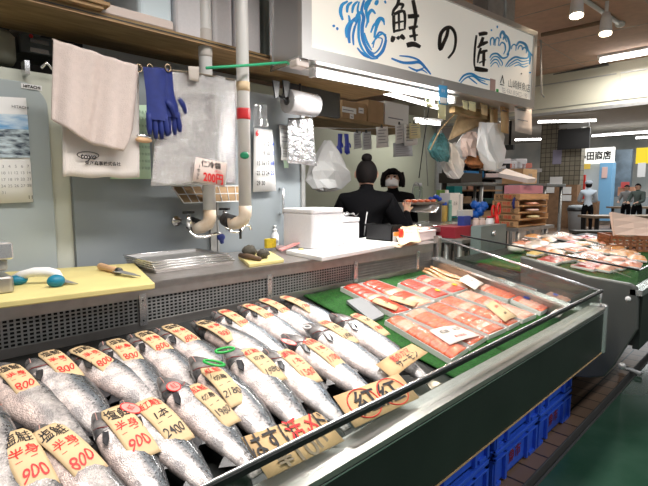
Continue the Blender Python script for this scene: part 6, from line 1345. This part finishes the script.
# shop front behind
sgm = mat('lit_sign', (.85, .84, .78), .4, emit=.9)
t = thing('shop_sign', onx(592, 163, 22), 'lit white shop sign with black characters right of the television', 'sign'); a = onx(577, 149, 22); c = onx(613, 163, 22); m = MB(); m.box(22, 22.2, c.y, a.y, c.z, a.z, sgm); m.build('board', t)
m = MB(); m.text('島田商店', (21.99, (a.y+c.y)/2-.0, (a.z+c.z)/2), (0, -1, 0), (0, 0, 1), .38, ink, .005, wide=.82, bold=.03); m.build('lettering', t)
far(571, 163, 612, 198, 22.3, 'shop_window', mat('shop_glow', (.50, .55, .56), .4, emit=.25), 'pale lit shop front below the white sign', 'shop front', .2)
far(577, 164, 590, 169, 22.0, 'banner', mat('yel_banner', (.85, .6, .1), .5), 'narrow yellow banner under white shop sign', 'banner', .05)
far(600, 163, 609, 221, 21.8, 'vending_machine', mat('vend', (.18, .40, .62), .4, emit=.1), 'pale blue poster machine beside the capped person', 'machine', .5)
far(602, 167, 607, 178, 21.76, 'poster', mat('pink_post', (.72, .50, .46), .5), 'small pinkish poster on pale blue machine', 'poster', .02)
far(576, 175, 584, 199, 20.8, 'red_banner', mat('red_ban', (.6, .04, .03), .5), 'red and yellow upright banner left of capped person', 'banner', .1)
far(613, 150, 628, 215, 24, 'display_stand', mat('dkblue', (.16, .22, .28), .4, 0, .5, 2), 'dark blue grey stall structure in the right distance', 'stall', .3)
yp_ = far(636.5, 148, 660, 163, 17, 'yellow_sign', mat('yel_sign', (.90, .68, .02), .5, emit=.25), 'bright yellow hanging sign at right edge', 'sign', .1)
far(638, 163, 645, 177, 16.9, 'paper_sign', paperw, 'white vertical paper below the yellow sign', 'paper', .03)
far(618, 187, 634, 196, 20.5, 'seafood_display', mat('seafood_far', (.75, .40, .26), .5, 0, .4, 3), 'distant display of orange goods in the right aisle', 'display', .5)
far(621, 182, 629, 188, 20.4, 'red_card', mat('red_card', (.65, .1, .1), .5), 'small red card above distant orange goods', 'card', .03)
far(612, 197, 660, 215, 23, 'grey_counter', mat('gc', (.25, .28, .29), .5), 'grey counter under the distant orange goods', 'counter', .6)
for i, (u, x, mt, sc_, lb) in enumerate([(588.5, 15.5, mat('pale_shirt', (.48, .54, .60), .8), 1.66, 'person in pale grey blue shirt and cap, back turned, near the shop sign'), (638, 17.5, mat('dark_shirt', (.06, .08, .07), .8), 1.62, 'person in dark clothes at the right edge under the yellow sign'), (627, 19, mat('grey_shirt', (.22, .22, .22), .8), 1.6, 'person in grey standing behind distant orange goods')]):
    p = onx(u, 192, x); f_ = math.atan2(p.y, p.x)+.1
    person((p.x, p.y, 0), f_ if i == 0 else f_+2.6, sc_, mt, blk, [(.12, .22, 1.05), (.26, .14, 1.02), (.12, -.22, 1.05), (.26, -.14, 1.02)], lb, 'short', cap=mat('cap_grey', (.35, .38, .42), .8) if i == 0 else None)
# tables and benches
def ftable(u0, u1, v, x0, label, z, nleg=3, mt=None, dp=.7):
    a = onz(u0, v, z); c = onz(u1, v, z); t = thing('dining_table', ((a.x+c.x)/2, (a.y+c.y)/2, 0), label, 'table'); d = c-a; d.z = 0; n = V((-d.y, d.x, 0)).normalized(); 
    if n.x < 0: n = -n
    m = MB(); m.prism([a, c, c+n*dp, a+n*dp], (0, 0, -.06), mt or mat('table_brown', (.22, .15, .09), .4)); m.build('table_top', t)
    for k in range(nleg):
        for w in (.06, dp-.1): P = a+d*((k+.15)/nleg)+n*w; m = MB(); m.box(P.x-.04, P.x+.04, P.y-.04, P.y+.04, 0, z-.06, black); m.build('leg', t)
ftable(594, 690, 216, 0, 'long brown table in the aisle behind the basket', .80)
ftable(618, 690, 207, 0, 'farther brown table near the right edge', .82, 2)
ftable(577, 640, 231, 0, 'low dark bench in front of the long brown table', .56, 3, mat('bench_dark', (.09, .08, .06), .5), .3)
# hall lights, track spots, ceiling vent
lamp('tube_lamp', onz(600, 61, 2.84), onz(662, 50, 2.84), .022, 'ceiling tube light near the right edge before the beam', True, 25)
for i, (u0, v0, u1, v1, z, lb) in enumerate([(515, 140, 546, 139, 3.6, 'distant tube light left of the television'), (592, 136, 648, 132, 3.7, 'long distant tube light right of the television'), (538, 122, 596, 120.5, 3.7, 'long tube light just under the beam above the television'), (636, 138, 690, 135, 3.6, 'distant tube light at the right edge'), (610, 158, 622, 158, 3.2, 'small far tube light above the blue grey stall'), (500, 121, 516, 119, 3.7, 'tube light behind the hanging bags')]):
    lamp('tube_lamp', onz(u0, v0, z), onz(u1, v1, z), .035, lb, i < 4, 30 if i < 4 else None)
for u0, v0, u1, v1, lb in [(380, 92, 438, 108, 'kitchen tube light over the slip rail'), (415, 122, 440, 124, 'small kitchen tube light behind the slips')]:
    lamp('tube_lamp', ony(u0, v0, 3.7), ony(u1, v1, 3.5), .018, lb, True, 7)
def spot(u, v, label):
    p = onz(u, v, 2.62); t = thing('spotlight', p, label, 'spotlight', 'white ceiling spotlights'); d = V((-.12, -.05, -1)).normalized(); m = MB(); m.tube([p-d*.16, p-d*.10, p-d*.02, p+d*.0], [.028, .042, .047, .050], white, 16); m.build('shade', t)
    m = MB(); m.tube([p-d*.002, p+d*.012], .044, mat('spot_bulb', (1, .8, .55), .3, emit=16), 16); m.build('bulb', t); m = MB(); m.tube([p-d*.14, (p-d*.14).xy.to_3d()+V((0, 0, 2.87))], .014, white, 8); m.build('arm', t)
    l = bpy.data.lights.new('spot', 'SPOT'); l.energy = 40; l.color = (1, .78, .58); l.spot_size = 1.9; l.shadow_soft_size = .05; o = bpy.data.objects.new('spot_glow', l); C.objects.link(o); o.location = p+d*.03; o.rotation_euler = d.to_track_quat('-Z', 'Y').to_euler()
spot(576.5, 15, 'white ceiling spotlight nearer the sign'); spot(605.5, 33, 'white ceiling spotlight farther along the track')
t = thing('light_track', onz(600, 10, 2.88), 'white spotlight track fixed under ceiling boards', 'track'); m = MB(); a = onz(567, -12, 2.885); c = onz(620, 24, 2.885); m.tube([a, c], .02, white, 6); m.build('rail', t); m = MB(); m.ball(c, (.06, .04, .03), white); m.build('end_box', t)
m = MB(); a = onz(548, 75, 2.89); c = onz(607, 63, 2.89); m.tube([a, c], .0001, black)
m = MB(); m.prism([a, c, c+V((.12, 0, 0)), a+V((.12, 0, 0))], (0, 0, -.012), mat('vent_dark', (.10, .09, .08), .6)); tag(m.build('ceiling_vent', None, at=(a+c)/2), 'dark slot vent in the ceiling before the beam', 'vent')
line([onz(541, 35, 2.85), onz(575, 28, 2.86), onz(612, 20, 2.87)], .018, mat('brown_pipe', (.20, .13, .08), .6), 'brown conduit running along ceiling from the sign corner', 'conduit', 'conduit')
line([ony(541, 40, 1.5), ony(541.5, 94, 1.5), ony(544, 97, 1.5)], .006, steeld, 'thin hanging rod with hook right of the sign', 'hanging_rod', 'rod')
far(549, 206, 560, 229, 19.2, 'x', paperw, 'x', 'x') if False else None
# dark screens of the neighbouring stall seen between bags and pillar
m = MB(); a = ond(505, 145, 7.5); c = ond(516, 150, 7.5); m.box(a.x, a.x+.06, c.y, a.y, c.z, a.z, black); m.tube([(a.x+.03, (a.y+c.y)/2, a.z-.01), (a.x+.03, (a.y+c.y)/2, 4.0)], .02, black, 8); tag(m.build('monitor', None, at=c), 'small black monitor hanging behind the beige memo sheet', 'monitor')
# ================================================================== LIGHT
w = bpy.data.worlds.new('world'); bpy.context.scene.world = w; w.use_nodes = True; bg_ = w.node_tree.nodes['Background']; bg_.inputs[0].default_value = (1, .97, .95, 1); bg_.inputs[1].default_value = .42
def area(name, loc, tgt, sx, sy, e, col, spread=PI):
    l = bpy.data.lights.new(name, 'AREA'); l.shape = 'RECTANGLE'; l.size = sx; l.size_y = sy; l.energy = e; l.color = col; l.spread = spread; o = bpy.data.objects.new(name, l); C.objects.link(o); o.location = loc; o.rotation_euler = (V(tgt)-V(loc)).to_track_quat('-Z', 'Y').to_euler(); return o
area('ceiling_tubes_front', (.75, .75, 2.85), (.75, .95, 0), 2.2, .25, 54, (1, .95, .90), 2.2)
area('ceiling_tubes_aisle', (2.4, -1.2, 2.85), (2.4, -1.0, 0), 2.4, .25, 55, (.96, .98, 1))
area('ceiling_tubes_kitchen', (2.9, 2.9, 2.85), (3.5, 3.0, 1.0),   .25, 1.6, 10, (1, .98, .94))
area('hall_tubes', (13, 3, 3.9), (13, 3, 0), 6, 3, 330, (.95, .98, 1))
area('hall_tubes_far', (20.5, 3, 3.9), (20.5, 3, 0), 3, 6, 330, (.95, .98, 1))
sc = bpy.context.scene; sc.view_settings.view_transform = 'Standard'; sc.view_settings.look = 'None'; sc.view_settings.exposure = -.3; sc.view_settings.gamma = 1
